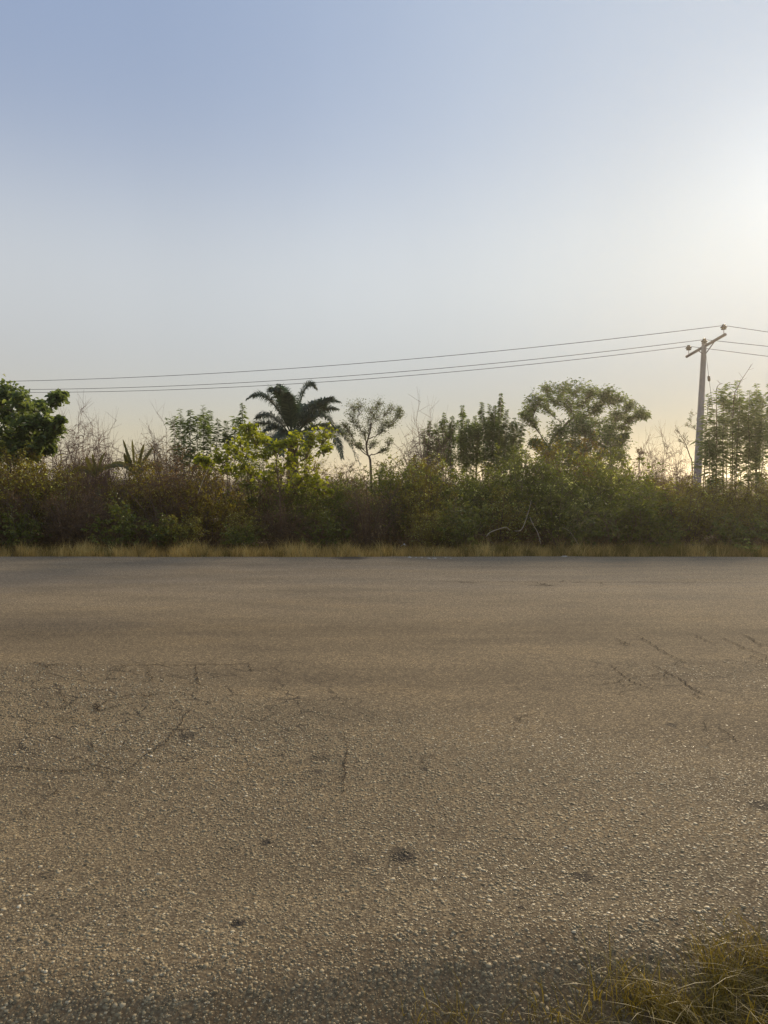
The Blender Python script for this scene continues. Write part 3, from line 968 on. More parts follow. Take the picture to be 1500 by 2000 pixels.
# dead undergrowth lying between the stems
g = Geo()
n = 30000
x = rng.uniform(-13.5, 13.5, n); y = 15.75 + rng.random(n) ** .8 * 2.4
zt = (.75 - .25 * np.sin(x * 1.3) ** 2) * np.clip((y - 15.6) / .9, .25, 1)
z = ground_z(x, y) + rng.random(n) ** 1.3 * zt
leaves(g, np.stack([x, y, z], 1), rdir(rng, n, -.5, .7), rdir(rng, n, .2, 1), rng.uniform(.04, .11, n), rng.uniform(.008, .022, n), np.clip(rng.normal(.3, .2, n), 0, 1), .2, .2)
for i in range(2600):
    p = np.array([rng.uniform(-13, 13), rng.uniform(15.8, 17.6), 0]); p[2] = ground_z(p[0], p[1]) + rng.random() * .3
    d = rdir(rng, 1, -.1, .9)[0]; ln = rng.uniform(.25, .8)
    tube(g, bez(p, p + d * ln * .5 + rng.normal(0, .08, 3), p + d * ln + np.array([0, 0, -.1 * ln]), 4), np.array([.005, .004, .003, .0015]), 3, rng.uniform(.2, .8), cap=False)
o = g.build('dead_undergrowth', M['brown_leaf'], kind='stuff')
tag(o, 'brown tangle of dead twigs and leaves under the thicket', 'undergrowth')

# --- single trees and tall plants
rng = np.random.default_rng(31)
cl = [(12, 772, 22), (38, 788, 22), (60, 800, 20), (84, 795, 12), (108, 780, 16), (120, 772, 9), (18, 812, 26), (52, 828, 26), (86, 832, 20), (110, 838, 16),
      (122, 822, 7), (72, 858, 20), (22, 852, 28), (48, 872, 24), (92, 862, 18), (100, 880, 10), (10, 893, 26), (62, 893, 20), (-40, 780, 28), (-70, 810, 30), (-30, 840, 32), (-75, 860, 30), (-35, 885, 28), (-110, 830, 30), (-5, 792, 22)]
clump_tree('broadleaf_tree', 'dark green tree with large rounded leaves overhanging the thicket', 'tree', 18.2, (20, 930), [(18, 905), (22, 870), (30, 830), (25, 800)], cl,
           M['bark'], M['dark_leaf'], .13, .09, 16, rng, .05, 20, .3, True, dz=.7, leaf_objects=250, tint_mu=.5, gap=1.6, reach=1.15)

cl = [(470, 868, 16), (492, 850, 16), (480, 838, 9), (456, 882, 15), (405, 905, 14), (390, 895, 7), (422, 892, 13), (512, 862, 13), (535, 882, 14), (560, 868, 12), (586, 860, 13), (612, 852, 13), (640, 846, 14),
      (630, 868, 13), (602, 888, 15), (572, 905, 15), (603, 922, 16), (622, 946, 13), (636, 962, 9), (500, 890, 15), (472, 912, 15), (542, 918, 16), (440, 925, 14), (515, 935, 13), (585, 945, 14), (645, 880, 8)]
clump_tree('lime_shrub', 'tall shrub with bright yellow-green round leaves before the oil palm', 'shrub', 16.9, (545, 1050), [(548, 1000), (545, 950), (540, 905), (545, 880)], cl,
           M['twig'], M['lime_leaf'], .095, .08, 6, rng, .022, 18, .3, True, dz=.5, leaf_objects=280, tint_mu=.5, trunk_name='stem', gap=2.2, reach=1.5)

cl = [(690, 795, 12), (706, 789, 11), (724, 800, 12), (742, 789, 11), (766, 800, 11), (781, 812, 9), (756, 822, 12), (722, 820, 13), (696, 828, 12), (680, 842, 9), (740, 812, 12),
      (684, 812, 10), (770, 828, 8), (712, 845, 10), (688, 862, 7), (748, 842, 9), (782, 800, 6), (670, 830, 6), (735, 865, 8), (765, 860, 8), (700, 870, 6), (755, 880, 7)]
clump_tree('airy_tree', 'slim pale-barked tree with thin see-through crown beside the oil palm', 'tree', 23.5, (726, 930), [(724, 908), (718, 888), (716, 868), (722, 846), (726, 826)], cl,
           M['bark'], M['airy_leaf'], .06, .024, 17, rng, .042, 20, .1, dz=.8, upness=.3, gap=3.0, reach=1.15, steep=(.4, 1.0))

cl = [(1030, 798, 14), (1024, 812, 8), (1045, 776, 15), (1070, 762, 15), (1098, 757, 16), (1128, 760, 16), (1156, 766, 16), (1184, 768, 15), (1208, 780, 15), (1232, 793, 15), (1252, 806, 12), (1262, 812, 7), (1140, 786, 18),
      (1108, 782, 18), (1178, 792, 17), (1208, 808, 15), (1236, 818, 11), (1158, 806, 16), (1080, 784, 14), (1060, 792, 11), (1130, 812, 16), (1190, 820, 13), (1222, 836, 8), (1200, 838, 12)]
clump_tree('flat_topped_tree', 'wide flat-topped tree with spreading dark green crown above the thicket', 'tree', 24.5, (1085, 930), [(1080, 905), (1072, 875), (1085, 850), (1110, 825), (1130, 805)], cl,
           M['bark'], M['dark_leaf'], .13, .038, 17, rng, .055, 26, .3, dz=1.1, upness=.1, tint_mu=.55, gap=1.8, reach=1.2)
cl = [(1090, 842, 18), (1128, 838, 20), (1160, 850, 20), (1192, 854, 18), (1210, 872, 18), (1080, 872, 20), (1118, 870, 22), (1055, 872, 15), (1150, 878, 22), (1185, 885, 20), (1040, 868, 9), (1105, 895, 20), (1215, 895, 14), (1065, 895, 16), (1140, 905, 18), (1222, 850, 6)]
clump_tree('dark_round_shrub', 'dense dark green rounded shrub filling in under the flat-topped tree', 'shrub', 22.8, (1130, 935), [(1132, 920), (1135, 900), (1135, 880)], cl,
           M['bark'], M['dark_leaf'], .10, .045, 22, rng, .035, 30, .25, dz=.8, trunk_name='stem', gap=2.2, reach=1.3)
cl = [(850, 872, 18), (880, 860, 18), (905, 870, 20), (930, 862, 20), (955, 850, 20), (980, 858, 20), (1000, 872, 16), (865, 895, 18), (900, 895, 20), (940, 890, 22), (975, 890, 20), (1005, 895, 15), (835, 890, 10), (965, 830, 14), (925, 840, 12)]
clump_tree('dark_round_shrub', 'dense dark green shrub massed behind the dark upright shrubs', 'shrub', 24.2, (930, 935), [(930, 920), (932, 900), (935, 880)], cl,
           M['bark'], M['dark_leaf'], .12, .035, 18, rng, .035, 24, .3, dz=.5, trunk_name='stem', gap=2.2, reach=1.2)
cl = [(1352, 808, 8), (1362, 815, 8), (1345, 820, 7), (1368, 800, 7), (1340, 832, 6), (1355, 835, 7)]
clump_tree('leaning_sapling', 'thin bare sapling bowing to the left beside the power pole', 'tree', 21.5, (1353, 928), [(1352, 915), (1347, 890), (1338, 865), (1330, 852)],
           [(1322, 842, 10), (1336, 846, 9), (1345, 862, 8), (1325, 858, 7)], M['twig'], M['airy_leaf'], .04, .012, 4, rng, .02, 8, .1, dz=.3, upness=.3)
clump_tree('feathery_sapling', 'small feathery-leaved sapling showing behind the power pole', 'tree', 32.0, (1366, 928), [(1366, 900), (1364, 860), (1362, 830)], cl, M['twig'], M['airy_leaf'], .08, .02, 8, rng, .03, 8, .1, dz=.3, upness=.1)
clump_tree('dark_small_shrub', 'small dark dried bush right of the flat-topped tree', 'shrub', 21.8, (1248, 930), [(1248, 915), (1248, 900)], [(1244, 882, 10), (1254, 884, 9), (1250, 895, 9)], M['twig'], M['brown_leaf'], .05, .02, 16, rng, .02, 9, .3, dz=.2, trunk_name='stem')


def upright_shrub(label, depth, stems, rng, leafm, leafL=.15, leafW=.036, base_px=None, dens=1.0, low=.42, group=None, name='upright_shrub'):
    """several wand-like stems, each ringed with drooping lance-shaped leaves"""
    bx = base_px if base_px is not None else np.mean([s_[0] for s_ in stems])
    b = P(bx, HORIZON, depth)
    off = np.array([b[0], depth, -.06])
    root = thing(name, label, 'shrub', off, group)
    gl = Geo()
    for (px, py) in stems:
        dp = depth + rng.uniform(-.6, .6)
        tip = P(px, py, dp)
        st = np.array([b[0] + (tip[0] - b[0]) * rng.uniform(.45, .75) + rng.normal(0, .05), depth + (dp - depth) * .4, -.06])
        pth = bez(st, st * .45 + tip * .55 + np.array([(st[0] - tip[0]) * .12, 0, .15]), tip, 9)
        pth[1:-1] += rng.normal(0, .015, (7, 3))
        gs = Geo()
        tube(gs, pth - off, np.linspace(.017, .004, 9), 5)
        gs.build('stem', M['green_stem'], root, smooth=True)
        H = tip[2]
        axes = [(pth, low, 1.0)]
        for q in range(rng.integers(3, 6)):               # side shoots
            t = rng.uniform(.3, .88)
            p0 = np.array([np.interp(t * 8, np.arange(9), pth[:, j]) for j in range(3)])
            d = rdir(rng, 1, .72, .95)[0]
            e = p0 + d * H * rng.uniform(.08, .17)
            sp = bez(p0, (p0 + e) / 2 + np.array([d[0], d[1], 0]) * .06, e, 5)
            axes.append((sp, .15, .8))
            tube(gl, sp - off, np.linspace(.006, .002, 5), 3, .2, cap=False)
        for ax, lo, f in axes:
            ln = np.linalg.norm(np.diff(ax, axis=0), axis=1).sum()
            m = int(ln * (1 - lo) * 105 * dens * f)
            tt = lo + (1 - lo) * np.sqrt(rng.random(m))
            k = len(ax) - 1
            pos = np.stack([np.interp(tt * k, np.arange(k + 1), ax[:, j]) for j in range(3)], 1)
            dr = rdir(rng, m, -.15, .55)
            L = leafL * rng.uniform(.6, 1.15, m) * (1.05 - .4 * (tt > .93))
            leaves(gl, pos - off, dr, np.tile([0, 0, 1.], (m, 1)) + rng.normal(0, .25, (m, 3)), L, L * leafW / leafL, np.clip(rng.normal(.52, .2, m), 0, 1), rng.uniform(.2, .5), .2)
    gl.build('foliage', leafm, root, kind='stuff')
    return root


rng = np.random.default_rng(41)
upright_shrub('upright pale green shrub with drooping leaves right of the banana plants', 21.5, [(340, 812), (352, 798), (372, 800), (385, 815), (362, 825)], rng, M['tall_leaf'], .19, .034, dens=.75)
upright_shrub('upright wand-stemmed shrub with its crown nearest the lime-leaved shrub', 22, [(396, 792), (410, 802), (426, 818), (402, 822)], rng, M['tall_leaf'], .19, .034, dens=.75)
upright_shrub('upright wand-stemmed shrub half hidden behind the lime-leaved shrub', 22.5, [(442, 822), (474, 786), (458, 832), (490, 828), (505, 845), (440, 845)], rng, M['tall_leaf'], .19, .034, dens=.75)
upright_shrub('dark upright shrub with ragged thin top right of the airy tree', 23, [(826, 838), (838, 822), (852, 828), (868, 806), (884, 812), (876, 832)], rng, M['tall_leaf'], dens=1.2, low=.3)
upright_shrub('dark upright shrub with one bare wand topped by a leaf tuft', 23.4, [(903, 792), (914, 818), (928, 812), (936, 826), (896, 830), (918, 838)], rng, M['tall_leaf'], dens=1.25, low=.28)
upright_shrub('tallest dark upright shrub beside the flat-topped tree', 23, [(941, 786), (956, 790), (978, 768), (966, 792), (990, 800), (975, 815), (952, 815)], rng, M['tall_leaf'], dens=1.5, low=.25)
upright_shrub('narrow upright shrub touching the left side of the flat-topped tree', 23.6, [(1004, 816), (1020, 822), (1012, 838), (1000, 840)], rng, M['tall_leaf'], dens=1.1, low=.3)
upright_shrub('upright shrub with feathery leaf rings right against the power pole', 20, [(1384, 768), (1398, 800), (1376, 830), (1392, 822), (1404, 835), (1384, 850)], rng, M['tall_leaf'], .2, .03, dens=.75, low=.32)
upright_shrub('tall upright shrub with a bare arching wand near the power pole', 20.4, [(1414, 758), (1428, 764), (1440, 742), (1420, 785), (1446, 775), (1410, 815), (1435, 820), (1450, 835)], rng, M['tall_leaf'], .2, .03, dens=.8, low=.32)
upright_shrub('upright shrub of leafy wands third from the power pole', 20.2, [(1464, 762), (1478, 750), (1492, 770), (1455, 790), (1484, 792), (1466, 815), (1478, 830), (1495, 820)], rng, M['tall_leaf'], .2, .03, dens=.8, low=.32)
upright_shrub('upright shrub of leafy wands farthest from the power pole', 20.6, [(1505, 748), (1522, 765), (1540, 752), (1560, 775), (1512, 790)], rng, M['tall_leaf'], .2, .03, dens=.8, low=.32)

# bare wands above the upright shrubs by the pole
for pts, lab in [([(1432, 800), (1442, 755), (1453, 735), (1470, 710)], 'bare wand pointing up to the right above the shrubs by the power pole'),
                 ([(1400, 830), (1399, 790), (1400, 757), (1412, 748)], 'bare hooked wand between power pole stay wire and shrubs')]:
    p = [P(pts[0][0], 935, 20.3) * np.array([1, 1, 0]) + np.array([0, 0, -.06])] + [P(a, b, 20.3) for a, b in pts]
    g = Geo(); q = smooth_path(p, 18); tube(g, q, np.linspace(.013, .004, 18), 5)
    for k in range(7):
        i0 = rng.integers(9, 17); d = rdir(rng, 1, 0, .8)[0]
        tube(g, bez(q[i0], q[i0] + d * .08, q[i0] + d * .16 + np.array([0, 0, .03]), 4), np.linspace(.004, .002, 4), 3, cap=False)
    tag(g.build('bare_wand', M['twig'], smooth=True), lab, 'branch')

# --- oil palm
def palm_frond(root, off, path, rng, leafl=.55, width=1.0):
    n = len(path)
    g = Geo()
    tube(g, path - off, np.linspace(.03, .006, n), 5, .35)
    k = 78
    t = np.linspace(.16, .995, k) ** .95
    pos = np.stack([np.interp(t * (n - 1), np.arange(n), path[:, j]) for j in range(3)], 1)
    tan = N(np.stack([np.interp(t * (n - 1), np.arange(n), np.gradient(path[:, j])) for j in range(3)], 1))
    side = N(np.cross(tan, np.array([0, 0, 1.]) + rng.normal(0, .05, 3)))
    upv = np.cross(side, tan)
    for s_ in (-1, 1):
        for layer in (0, 1):
            L = leafl * np.sin(np.clip(t * 1.02, 0, 1) * math.pi * .86 + .28) * rng.uniform(.75, 1.1, k)
            L = np.maximum(L, .14)
            d = N(side * s_ * (.75 if layer else .95) + tan * rng.uniform(.45, .8, (k, 1)) + upv * (.38 if layer else .05) + rng.normal(0, .1, (k, 3)))
            tint = np.clip(rng.normal(.5, .2, k), 0, 1)
            # two-part leaflet: stiff half then hanging half
            W = .034 * width
            b = pos - off
            m = b + d * L[:, None] * .55
            tip = m + N(d * .7 + np.array([0, 0, -1.]) * rng.uniform(.2, 1.0, (k, 1))) * L[:, None] * .5
            w = N(np.cross(d, upv)) * W * .5
            v = np.stack([b - w * .5, b + w * .5, m + w, m - w, tip], 1).reshape(-1, 3)
            i0 = np.arange(k)[:, None] * 5
            g.add(v, i0 + [3, 2, 4], i0 + [0, 1, 2, 3], np.repeat(tint, 5))
    g.build('frond', M['palm_leaf'], root)


rng = np.random.default_rng(51)
PD = 26.5
pb = P(572, 935, PD)
palm = thing('oil_palm', 'oil palm with dark arching feather fronds rising behind the thicket', 'palm', (pb[0], PD, -.06))
off = np.array([pb[0], PD, -.06])
g = Geo()
top = P(572, 862, PD)
zs = np.linspace(-.1, top[2], 22)
rr = .2 + .03 * np.sin(np.arange(22) * 2.6) + .05 * np.linspace(1, 0, 22)
tube(g, np.stack([np.full(22, pb[0]), np.full(22, PD), zs], 1) - off, rr, 9)
g.build('trunk', M['bark'], palm)
FR = [((483, 780), (525, 745), -.3), ((500, 818), (527, 792), .5), ((528, 765), (546, 742), -.9), ((545, 752), (556, 775), .6), ((560, 768), (566, 790), -1.2), ((618, 760), (592, 722), .2),
      ((664, 786), (618, 765), -.3), ((634, 800), (608, 758), .8), ((650, 828), (622, 782), -.8), ((704, 910), (668, 790), -.5), ((668, 895), (648, 800), -1.1), ((684, 868), (655, 800), .9), ((506, 862), (528, 815), -.5), ((520, 880), (535, 830), -1.3),
      ((585, 790), (582, 800), 1.2), ((650, 776), (615, 795), -.4), ((695, 900), (675, 795), -.1), ((660, 800), (625, 790), .4), ((600, 880), (600, 820), -1.8), ((550, 890), (555, 820), -1.9), ((478, 850), (512, 800), .9)]
for (tx, ty), (cx, cy), dd in FR:
    palm_frond(palm, off, bez(P(572, 856, PD), P(cx, cy, PD + dd * .6), P(tx, ty, PD + dd), 12), rng, .52)

# --- banana plants
def banana(label, depth, base_px, leaves_px, rng, group=None):
    b = P(base_px, HORIZON, depth)
    off = np.array([b[0], depth, -.06])
    root = thing('banana_plant', label, 'plant', off, group)
    g = Geo()
    crown = P(base_px, leaves_px[0][1], depth)
    tube(g, np.array([[0, 0, 0], [.02, 0, .6], [0, 0, crown[2] * .55 + .5]]), [.09, .075, .05], 8)
    g.build('pseudostem', M['green_stem'], root, smooth=True)
    for (bx, by, cx, cy, tx, ty, w) in leaves_px:
        dd = rng.uniform(-.35, .35)
        p = bez(P(bx, by, depth), P(cx, cy, depth + dd * .5), P(tx, ty, depth + dd), 12)
        t = np.linspace(0, 1, 12)
        wid = w / F_PX * depth * .5 * np.sin(np.clip(t * .92 + .06, 0, 1) * math.pi) ** .6
        wid[-1] = .004
        tan = N(np.gradient(p, axis=0))
        s_ = N(np.cross(tan, N(np.array([rng.uniform(-.6, .6), -1, .5]))))
        nr = np.cross(s_, tan)
        jag = rng.uniform(.72, 1.05, (12, 2))
        fold = .45
        g = Geo()
        v = np.concatenate([p + (s_ * (wid * jag[:, 0])[:, None]) + nr * (wid * fold)[:, None], p, p - (s_ * (wid * jag[:, 1])[:, None]) + nr * (wid * fold)[:, None]]) - off
        i0 = np.arange(11)
        g.add(v, None, np.concatenate([np.stack([i0, i0 + 1, i0 + 13, i0 + 12], 1), np.stack([i0 + 12, i0 + 13, i0 + 25, i0 + 24], 1)]), np.clip(rng.normal(.5, .15), 0, 1))
        tube(g, p - off, np.linspace(.016, .005, 12), 4, .8)
        g.build('leaf', M['banana_leaf'], root)


rng = np.random.default_rng(61)
banana('banana plant with upright ragged leaves standing above the thicket', 18.6, 264, [(262, 925, 250, 890, 240, 858, 6.5), (264, 925, 262, 880, 258, 858, 7), (268, 925, 274, 890, 282, 866, 7.5), (266, 925, 288, 890, 300, 872, 7.5),
                                                  (262, 925, 240, 900, 215, 908, 13), (270, 925, 300, 900, 318, 912, 12), (262, 920, 246, 905, 243, 885, 11)], rng)
banana('smaller browning banana plant next to the reddish bare shrubs', 18.9, 190, [(190, 930, 196, 905, 206, 882, 10), (188, 930, 200, 905, 240, 912, 12), (188, 930, 175, 905, 168, 892, 12), (186, 932, 160, 905, 140, 925, 14), (192, 930, 186, 910, 180, 885, 9)], rng)

# --- pale dead branches, litter and small plants on the verge
rng = np.random.default_rng(71)
STICKS = [([(1038, 976), (1032, 1000), (1023, 1026), (1016, 1036), (1004, 1037)], .008, 'tall pale bent dead stick poking out of the shrubs'),
          ([(996, 1036), (988, 1030), (972, 1034), (957, 1040), (950, 1048)], .009, 'pale kinked dead branch low over the grass, nearest the tall pale stick'),
          ([(1035, 1010), (1042, 1026), (1050, 1040), (1056, 1062)], .008, 'thin brown dead stick slanting down beside the tall pale stick'),
          ([(1062, 1032), (1070, 1036), (1077, 1046), (1086, 1064)], .008, 'short brown dead stick curving into the grass tufts'),
          ([(914, 1049), (935, 1044), (948, 1047), (960, 1058), (968, 1066)], .007, 'thin dead twig lying nearly flat left of the kinked branch'),
          ([(1098, 1030), (1110, 1036), (1120, 1048), (1130, 1064)], .006, 'thin dead twig with pale tip below the flat-topped tree'),
          ([(1140, 1000), (1158, 1001), (1172, 1010), (1184, 1026), (1192, 1062)], .009, 'arched brown dead branch drooping out of the shrubs'),
          ([(392, 935), (402, 920), (412, 905), (385, 968)], .007, 'pale straight dead stem leaning in the shrubs left of the lime leaves')]
for pts, r, lab in STICKS:
    p = [P(a, b, 15.5 if b > 990 else 15.42) for a, b in pts] if 'lime' not in lab else [P(a, b, 16.3) for a, b in ((412, 905), (400, 930), (386, 966))]
    g = Geo(); q = smooth_path(p, 20); tube(g, q, np.linspace(r * .6, r, 20) * rng.uniform(.85, 1.1, 20), 6)
    tag(g.build('dead_branch', M['pale_stick'] if 'pale' in lab else M['twig'], smooth=True), lab, 'branch')

for i, (px, py, hgt, lab) in enumerate([(985, 1086, .33, 'green grass tuft leaning right, before the pale dead branches'), (1145, 1086, .27, 'yellow-green grass tuft below the arched dead branch'),
                                       (1240, 1086, .30, 'rounded grass tuft between flat-topped tree and power pole'), (1330, 1086, .32, 'bushy grass tuft in line with the power pole'),
                                       (1395, 1086, .28, 'bushy grass tuft just right of the power pole'), (180, 1086, .24, 'yellow grass tuft before the banana plants')]):
    b = G(px, py, -.04); b[1] = max(b[1] + .15, far_edge(b[0]) + .12)
    n = 420
    g = Geo()
    x = rng.normal(0, .10, n); y = rng.normal(0, .07, n)
    y = np.maximum(y, -.1)
    blades(g, x, y, np.zeros(n), hgt * rng.uniform(.5, 1.15, n), rng.uniform(.004, .009, n), rng.uniform(.3, 1.1, n), rng, np.clip(rng.normal(.6, .2, n), 0, 1), 3)
    o = g.build('grass_tuft', M['green_grass'])
    o.location = (b[0], b[1], float(ground_z(b[0], b[1])))
    tag(o, lab, 'grass tuft', 'grass tufts on the far verge')

b = G(1462, 1062, 0); dep = 15.2                          # leafy weed by the right end of the verge
off = np.array([P(1462, 1070, dep)[0], dep, -.06])
w = thing('leafy_weed', 'low broad-leaved weed at the verge right of the power pole', 'plant', off)
g = Geo(); gl = Geo()
for k in range(9):
    d = rdir(rng, 1, .5, 1)[0]; e = d * rng.uniform(.2, .42)
    pth = bez((0, 0, 0), e * .5 + np.array([0, 0, .06]), e, 5)
    tube(g, pth, np.linspace(.006, .003, 5), 4)
    m = 9; tt = rng.uniform(.4, 1, m)
    leaves(gl, pth[0] + (e - pth[0]) * tt[:, None], rdir(rng, m, -.2, .6), np.tile([0, -.3, 1.], (m, 1)), rng.uniform(.07, .13, m), rng.uniform(.05, .08, m), rng.uniform(.4, .9, m), .3, .2, True)
g.build('stem', M['green_stem'], w); gl.build('foliage', M['green_leaf'], w, kind='stuff')

g = Geo()                                                 # a scrap of white rubbish caught in the grass
v = np.array([[-.10, 0, .0], [-.03, .03, .05], [.05, .0, .09], [.10, .03, .03], [-.07, -.05, .06], [0, -.06, .10], [.07, -.05, .06], [.02, -.02, .13]])
g.add(v, [(0, 1, 4), (1, 5, 4), (1, 7, 5), (1, 2, 7), (2, 6, 7), (7, 6, 5), (2, 3, 6)])
o = g.build('litter_scrap', M['paper']); o.location = P(788, 1068, Y_FAR + .5); o.scale = (.55, .55, .55); o.location.z = .14
tag(o, 'crumpled whitish scrap of litter caught in the dry grass', 'litter')


def pebble(px, py, r, lab, m='pebble', grp=None, flat=.5):
    b = G(px, py, 0)
    g = Geo()
    th = np.arange(7) * 2 * math.pi / 7
    a = rng.uniform(.75, 1.2, 7)
    lo = np.stack([np.cos(th) * a, np.sin(th) * a * .8, np.full(7, -.1)], 1)
    hi = np.stack([np.cos(th) * a * .6, np.sin(th) * a * .5, flat * rng.uniform(.7, 1.1, 7)], 1)
    k = np.arange(7); k2 = (k + 1) % 7
    g.add(np.concatenate([lo, hi]) * r, [(7, 7 + q, 8 + q) for q in range(1, 6)], np.stack([k, k2, k2 + 7, k + 7], 1))
    o = g.build('pebble', M[m]); o.location = (b[0], b[1], .004)
    tag(o, lab, 'pebble', grp)


for px in (802, 812, 826, 840, 851, 868, 882):
    pebble(px + rng.uniform(-3, 3), 1090 + rng.uniform(-1.5, 2), rng.uniform(.02, .045), 'pale crumb of stone scattered at the far road edge below the airy tree', grp='pale crumbs at the far road edge', flat=.35)
pebble(702, 1085, .025, 'lone pale pebble at the far road edge below the oil palm fronds')
pebble(1102, 1087, .07, 'flat pale stone on the far road edge below the flat-topped tree', flat=.2)

# ------------------------------------------------------------------ power pole and wires
D0 = 29.0
lowp, topp = P(1362, 935, D0), P(1375.5, 668, D0)
axis = (topp - lowp) / (topp[2] - lowp[2])
basep = lowp + axis * (-.1 - lowp[2])
pole = thing('power_pole', 'leaning tapered grey concrete power pole with a tilted crossarm', 'power pole', basep)
off = basep


def prism(g, a, b, wa, wb, ref=(0, 1, 0)):
    """rectangular bar from a to b with bevelled corners"""
    a, b = np.asarray(a, float), np.asarray(b, float)
    t = N(b - a); s_ = N(np.cross(t, ref)); u = np.cross(s_, t)
    v = []
    for p, (w, h) in ((a, wa), (b, wb)):
        c = min(w, h) * .16
        for x, y in ((w / 2 - c, h / 2), (w / 2, h / 2 - c), (w / 2, -h / 2 + c), (w / 2 - c, -h / 2), (-w / 2 + c, -h / 2), (-w / 2, -h / 2 + c), (-w / 2, h / 2 - c), (-w / 2 + c, h / 2)):
            v.append(p + s_ * x + u * y)
    k = np.arange(8); k2 = (k + 1) % 8
    g.add(v, None, np.concatenate([np.stack([k, k2, k2 + 8, k + 8], 1), [[0, 1, 2, 3], [0, 3, 4, 7], [4, 5, 6, 7]], [[8, 9, 10, 11], [8, 11, 12, 15], [12, 13, 14, 15]]]))


def bar(name, a, b, wa, wb, mat, parent, **kw):
    g = Geo(); prism(g, a, b, wa, wb, **kw)
    return g.build(name, mat, parent)


bar('shaft', basep - axis * .3 - off, topp - off, (.30, .27), (.15, .14), M['concrete'], pole)
mid = P(1374.6, 681, D0) + np.array([0, -.13, 0])
e_r, e_l = P(1417.5, 652.5, D0 - .82), P(1340.5, 697, D0 + .78)
cdir = N(e_r - e_l)
mid = (e_r + e_l) / 2 + cdir * np.dot(P(1374.6, 679, D0 - .12) - (e_r + e_l) / 2, cdir)
bar('crossarm', e_l - off, e_r - off, (.10, .085), (.10, .085), M['steel'], pole, ref=(0, 0, 1))
for s_, tx, ty in ((1, 1392.5, 667), (-1, 1360, 686)):
    fr = mid + cdir * s_ * (.42 if s_ > 0 else .36)
    bar('brace', fr - off - np.array([0, 0, .03]), P(1378.5 if s_ > 0 else 1372, 690.5, D0 - .1) - off, (.035, .02), (.035, .02), M['steel'], pole)


def insulator(at, up, sc=.88, pin_len=.16):
    """pin insulator: steel pin, two sheds and a grooved head"""
    prof = [(.05, 0), (.105, .015), (.115, .035), (.075, .06), (.075, .075), (.13, .085), (.14, .11), (.10, .145), (.065, .16), (.055, .175), (.075, .19), (.07, .215), (.03, .23)]
    n = 14
    th = np.arange(n) * 2 * math.pi / n
    up = N(up); a = N(np.cross(up, [0, 1, 0])); b = np.cross(up, a)
    v = np.concatenate([at + up * (pin_len + z * sc) + (np.cos(th)[:, None] * a + np.sin(th)[:, None] * b) * r * sc for r, z in prof])
    g = Geo()
    i0 = (np.arange(len(prof) - 1)[:, None] * n); k = np.arange(n)[None, :]; k2 = (k + 1) % n
    f4 = np.stack([i0 + k, i0 + k2, i0 + n + k2, i0 + n + k], -1).reshape(-1, 4)
    f3 = [(0, q, q + 1) for q in range(1, n - 1)] + [((len(prof) - 1) * n, (len(prof) - 1) * n + q, (len(prof) - 1) * n + q + 1) for q in range(1, n - 1)]
    g.add(v - off, f3, f4)
    ins = g.build('insulator', M['porcelain'], pole, smooth=True)
    g = Geo(); tube(g, np.stack([at - up * .03, at + up * (pin_len + .03)]) - off, [.014, .014], 6)
    g.build('pin', M['steel'], ins)
    return at + up * (pin_len + .18 * sc)


tiltup = N(np.array([0, 0, 1.]) + axis * .2 - np.array([cdir[0], cdir[1], 0]) * .05)
w_r = insulator(e_r - cdir * .09 + np.array([0, 0, .04]), tiltup)
w_l = insulator(e_l + cdir * .12 + np.array([0, 0, .04]), tiltup)
w_m = insulator(topp, axis, .9, -.07)
# stay wire with its egg insulator
s0, s1 = P(1378.8, 691, D0), P(1388, 765, D0 + .2)
s2 = s1 + (s1 - s0) * ((-.06 - s1[2]) / (s1[2] - s0[2]))
g = Geo(); tube(g, np.stack([s0, s1, s2]) - off, [.008] * 3, 5); stay = g.build('stay_wire', M['wire'], pole)
g = Geo(); c = P(1384.6, 739.5, D0 + .13); dv = N(s1 - s0)
tube(g, np.stack([c - dv * .11, c - dv * .08, c - dv * .02, c + dv * .02, c + dv * .08, c + dv * .11]) - off, [.02, .05, .055, .055, .05, .02], 8)
g.build('stay_insulator', M['porcelain'], stay, smooth=True)

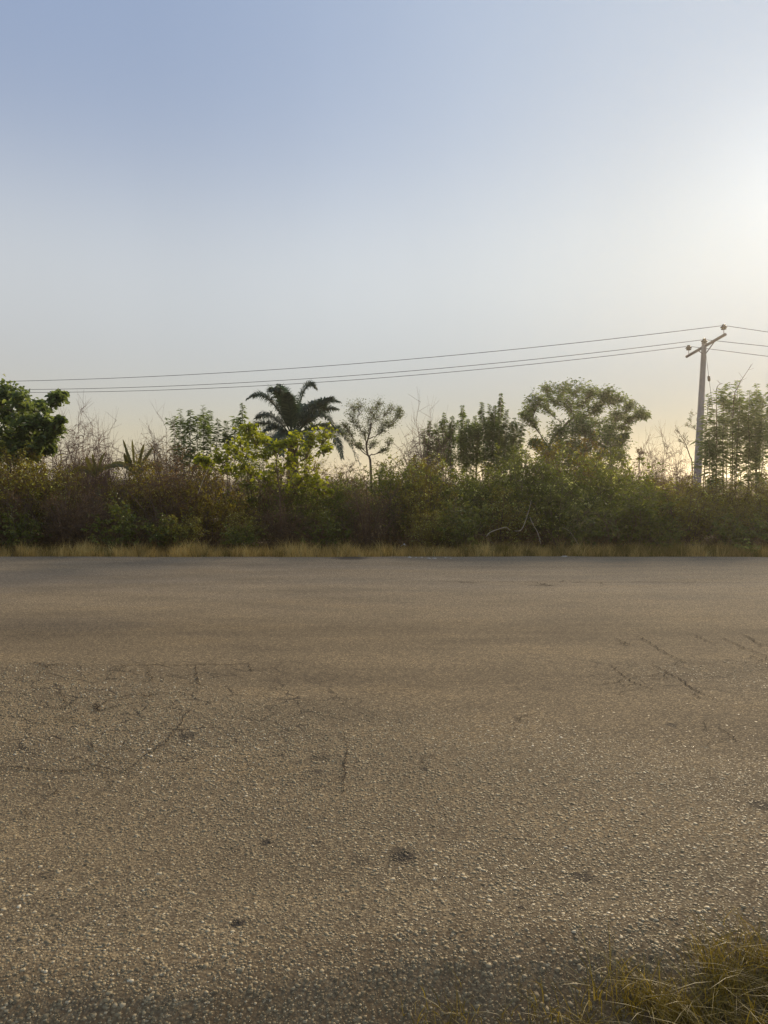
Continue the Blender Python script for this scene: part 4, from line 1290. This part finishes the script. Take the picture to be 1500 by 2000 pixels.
far_xy = np.array([-45.0, 41.0])
right_xy = np.array([66.0, 36.0])
def wire(start, obs_l, obs_r, lat, name_label):
    """parabola through the insulator and two sightings on the left span, one on the right"""
    a = start[:2]
    def span(end, obs):
        d = end - a
        rows, rhs = [], []
        for px, py in obs:
            # where the sight line of this column crosses the vertical plane of the span
            m = (px - CX) / F_PX / (P(px, py, 1)[1]) * 1.0
            tx = P(px, py, 1.0)
            s_ = (tx[0] * a[1] - a[0]) / (d[0] - tx[0] * d[1])
            z = P(px, py, a[1] + d[1] * s_)[2]
            rows.append([s_, s_ * s_]); rhs.append(z - start[2])
        if len(rows) == 1:
            c = .045 * np.linalg.norm(d)
            k = [(rhs[0] - c * rows[0][1]) / rows[0][0], c]
        else:
            k = np.linalg.solve(rows, rhs)
        t = np.linspace(0, 1, 60)
        return np.stack([a[0] + d[0] * t, a[1] + d[1] * t, start[2] + k[0] * t + k[1] * t * t], 1)
    L = span(far_xy + lat, obs_l)
    Rr = span(right_xy + lat, obs_r)
    g = Geo(); tube(g, np.concatenate([L[::-1], Rr[1:]]), [.011] * 119, 5, cap=False)
    tag(g.build('overhead_wire', M['wire'], smooth=True), name_label, 'wire', 'overhead wires on the power pole')


lt = np.array([-.3, -1.0])
wire(w_r, [(640, 714.5), (0, 745)], [(1500, 648.5)], lt, 'topmost overhead wire, on the raised crossarm end insulator')
wire(w_m, [(640, 737), (30, 761)], [(1500, 676.5)], lt * 0, 'middle overhead wire, on the insulator atop the pole')
wire(w_l, [(640, 745.5), (30, 766.5)], [(1500, 696)], -lt, 'lowest overhead wire, on the lower crossarm end insulator')

# look-alike shrubs of one spot: say which is the taller
by_label = {}
for o in bpy.data.objects:
    if o.parent is None and o.get('category') == 'shrub':
        by_label.setdefault(o['label'], []).append(o)
for lab, os_ in by_label.items():
    if len(os_) > 1:
        os_.sort(key=lambda o: o.scale.z)
        os_[0]['label'] = ('lower ' if len(os_) == 2 else 'lowest ') + lab
        os_[-1]['label'] = ('taller ' if len(os_) == 2 else 'tallest ') + lab
        for o in os_[1:-1]:
            o['label'] = 'medium-high ' + lab

build_haze(HAZE)
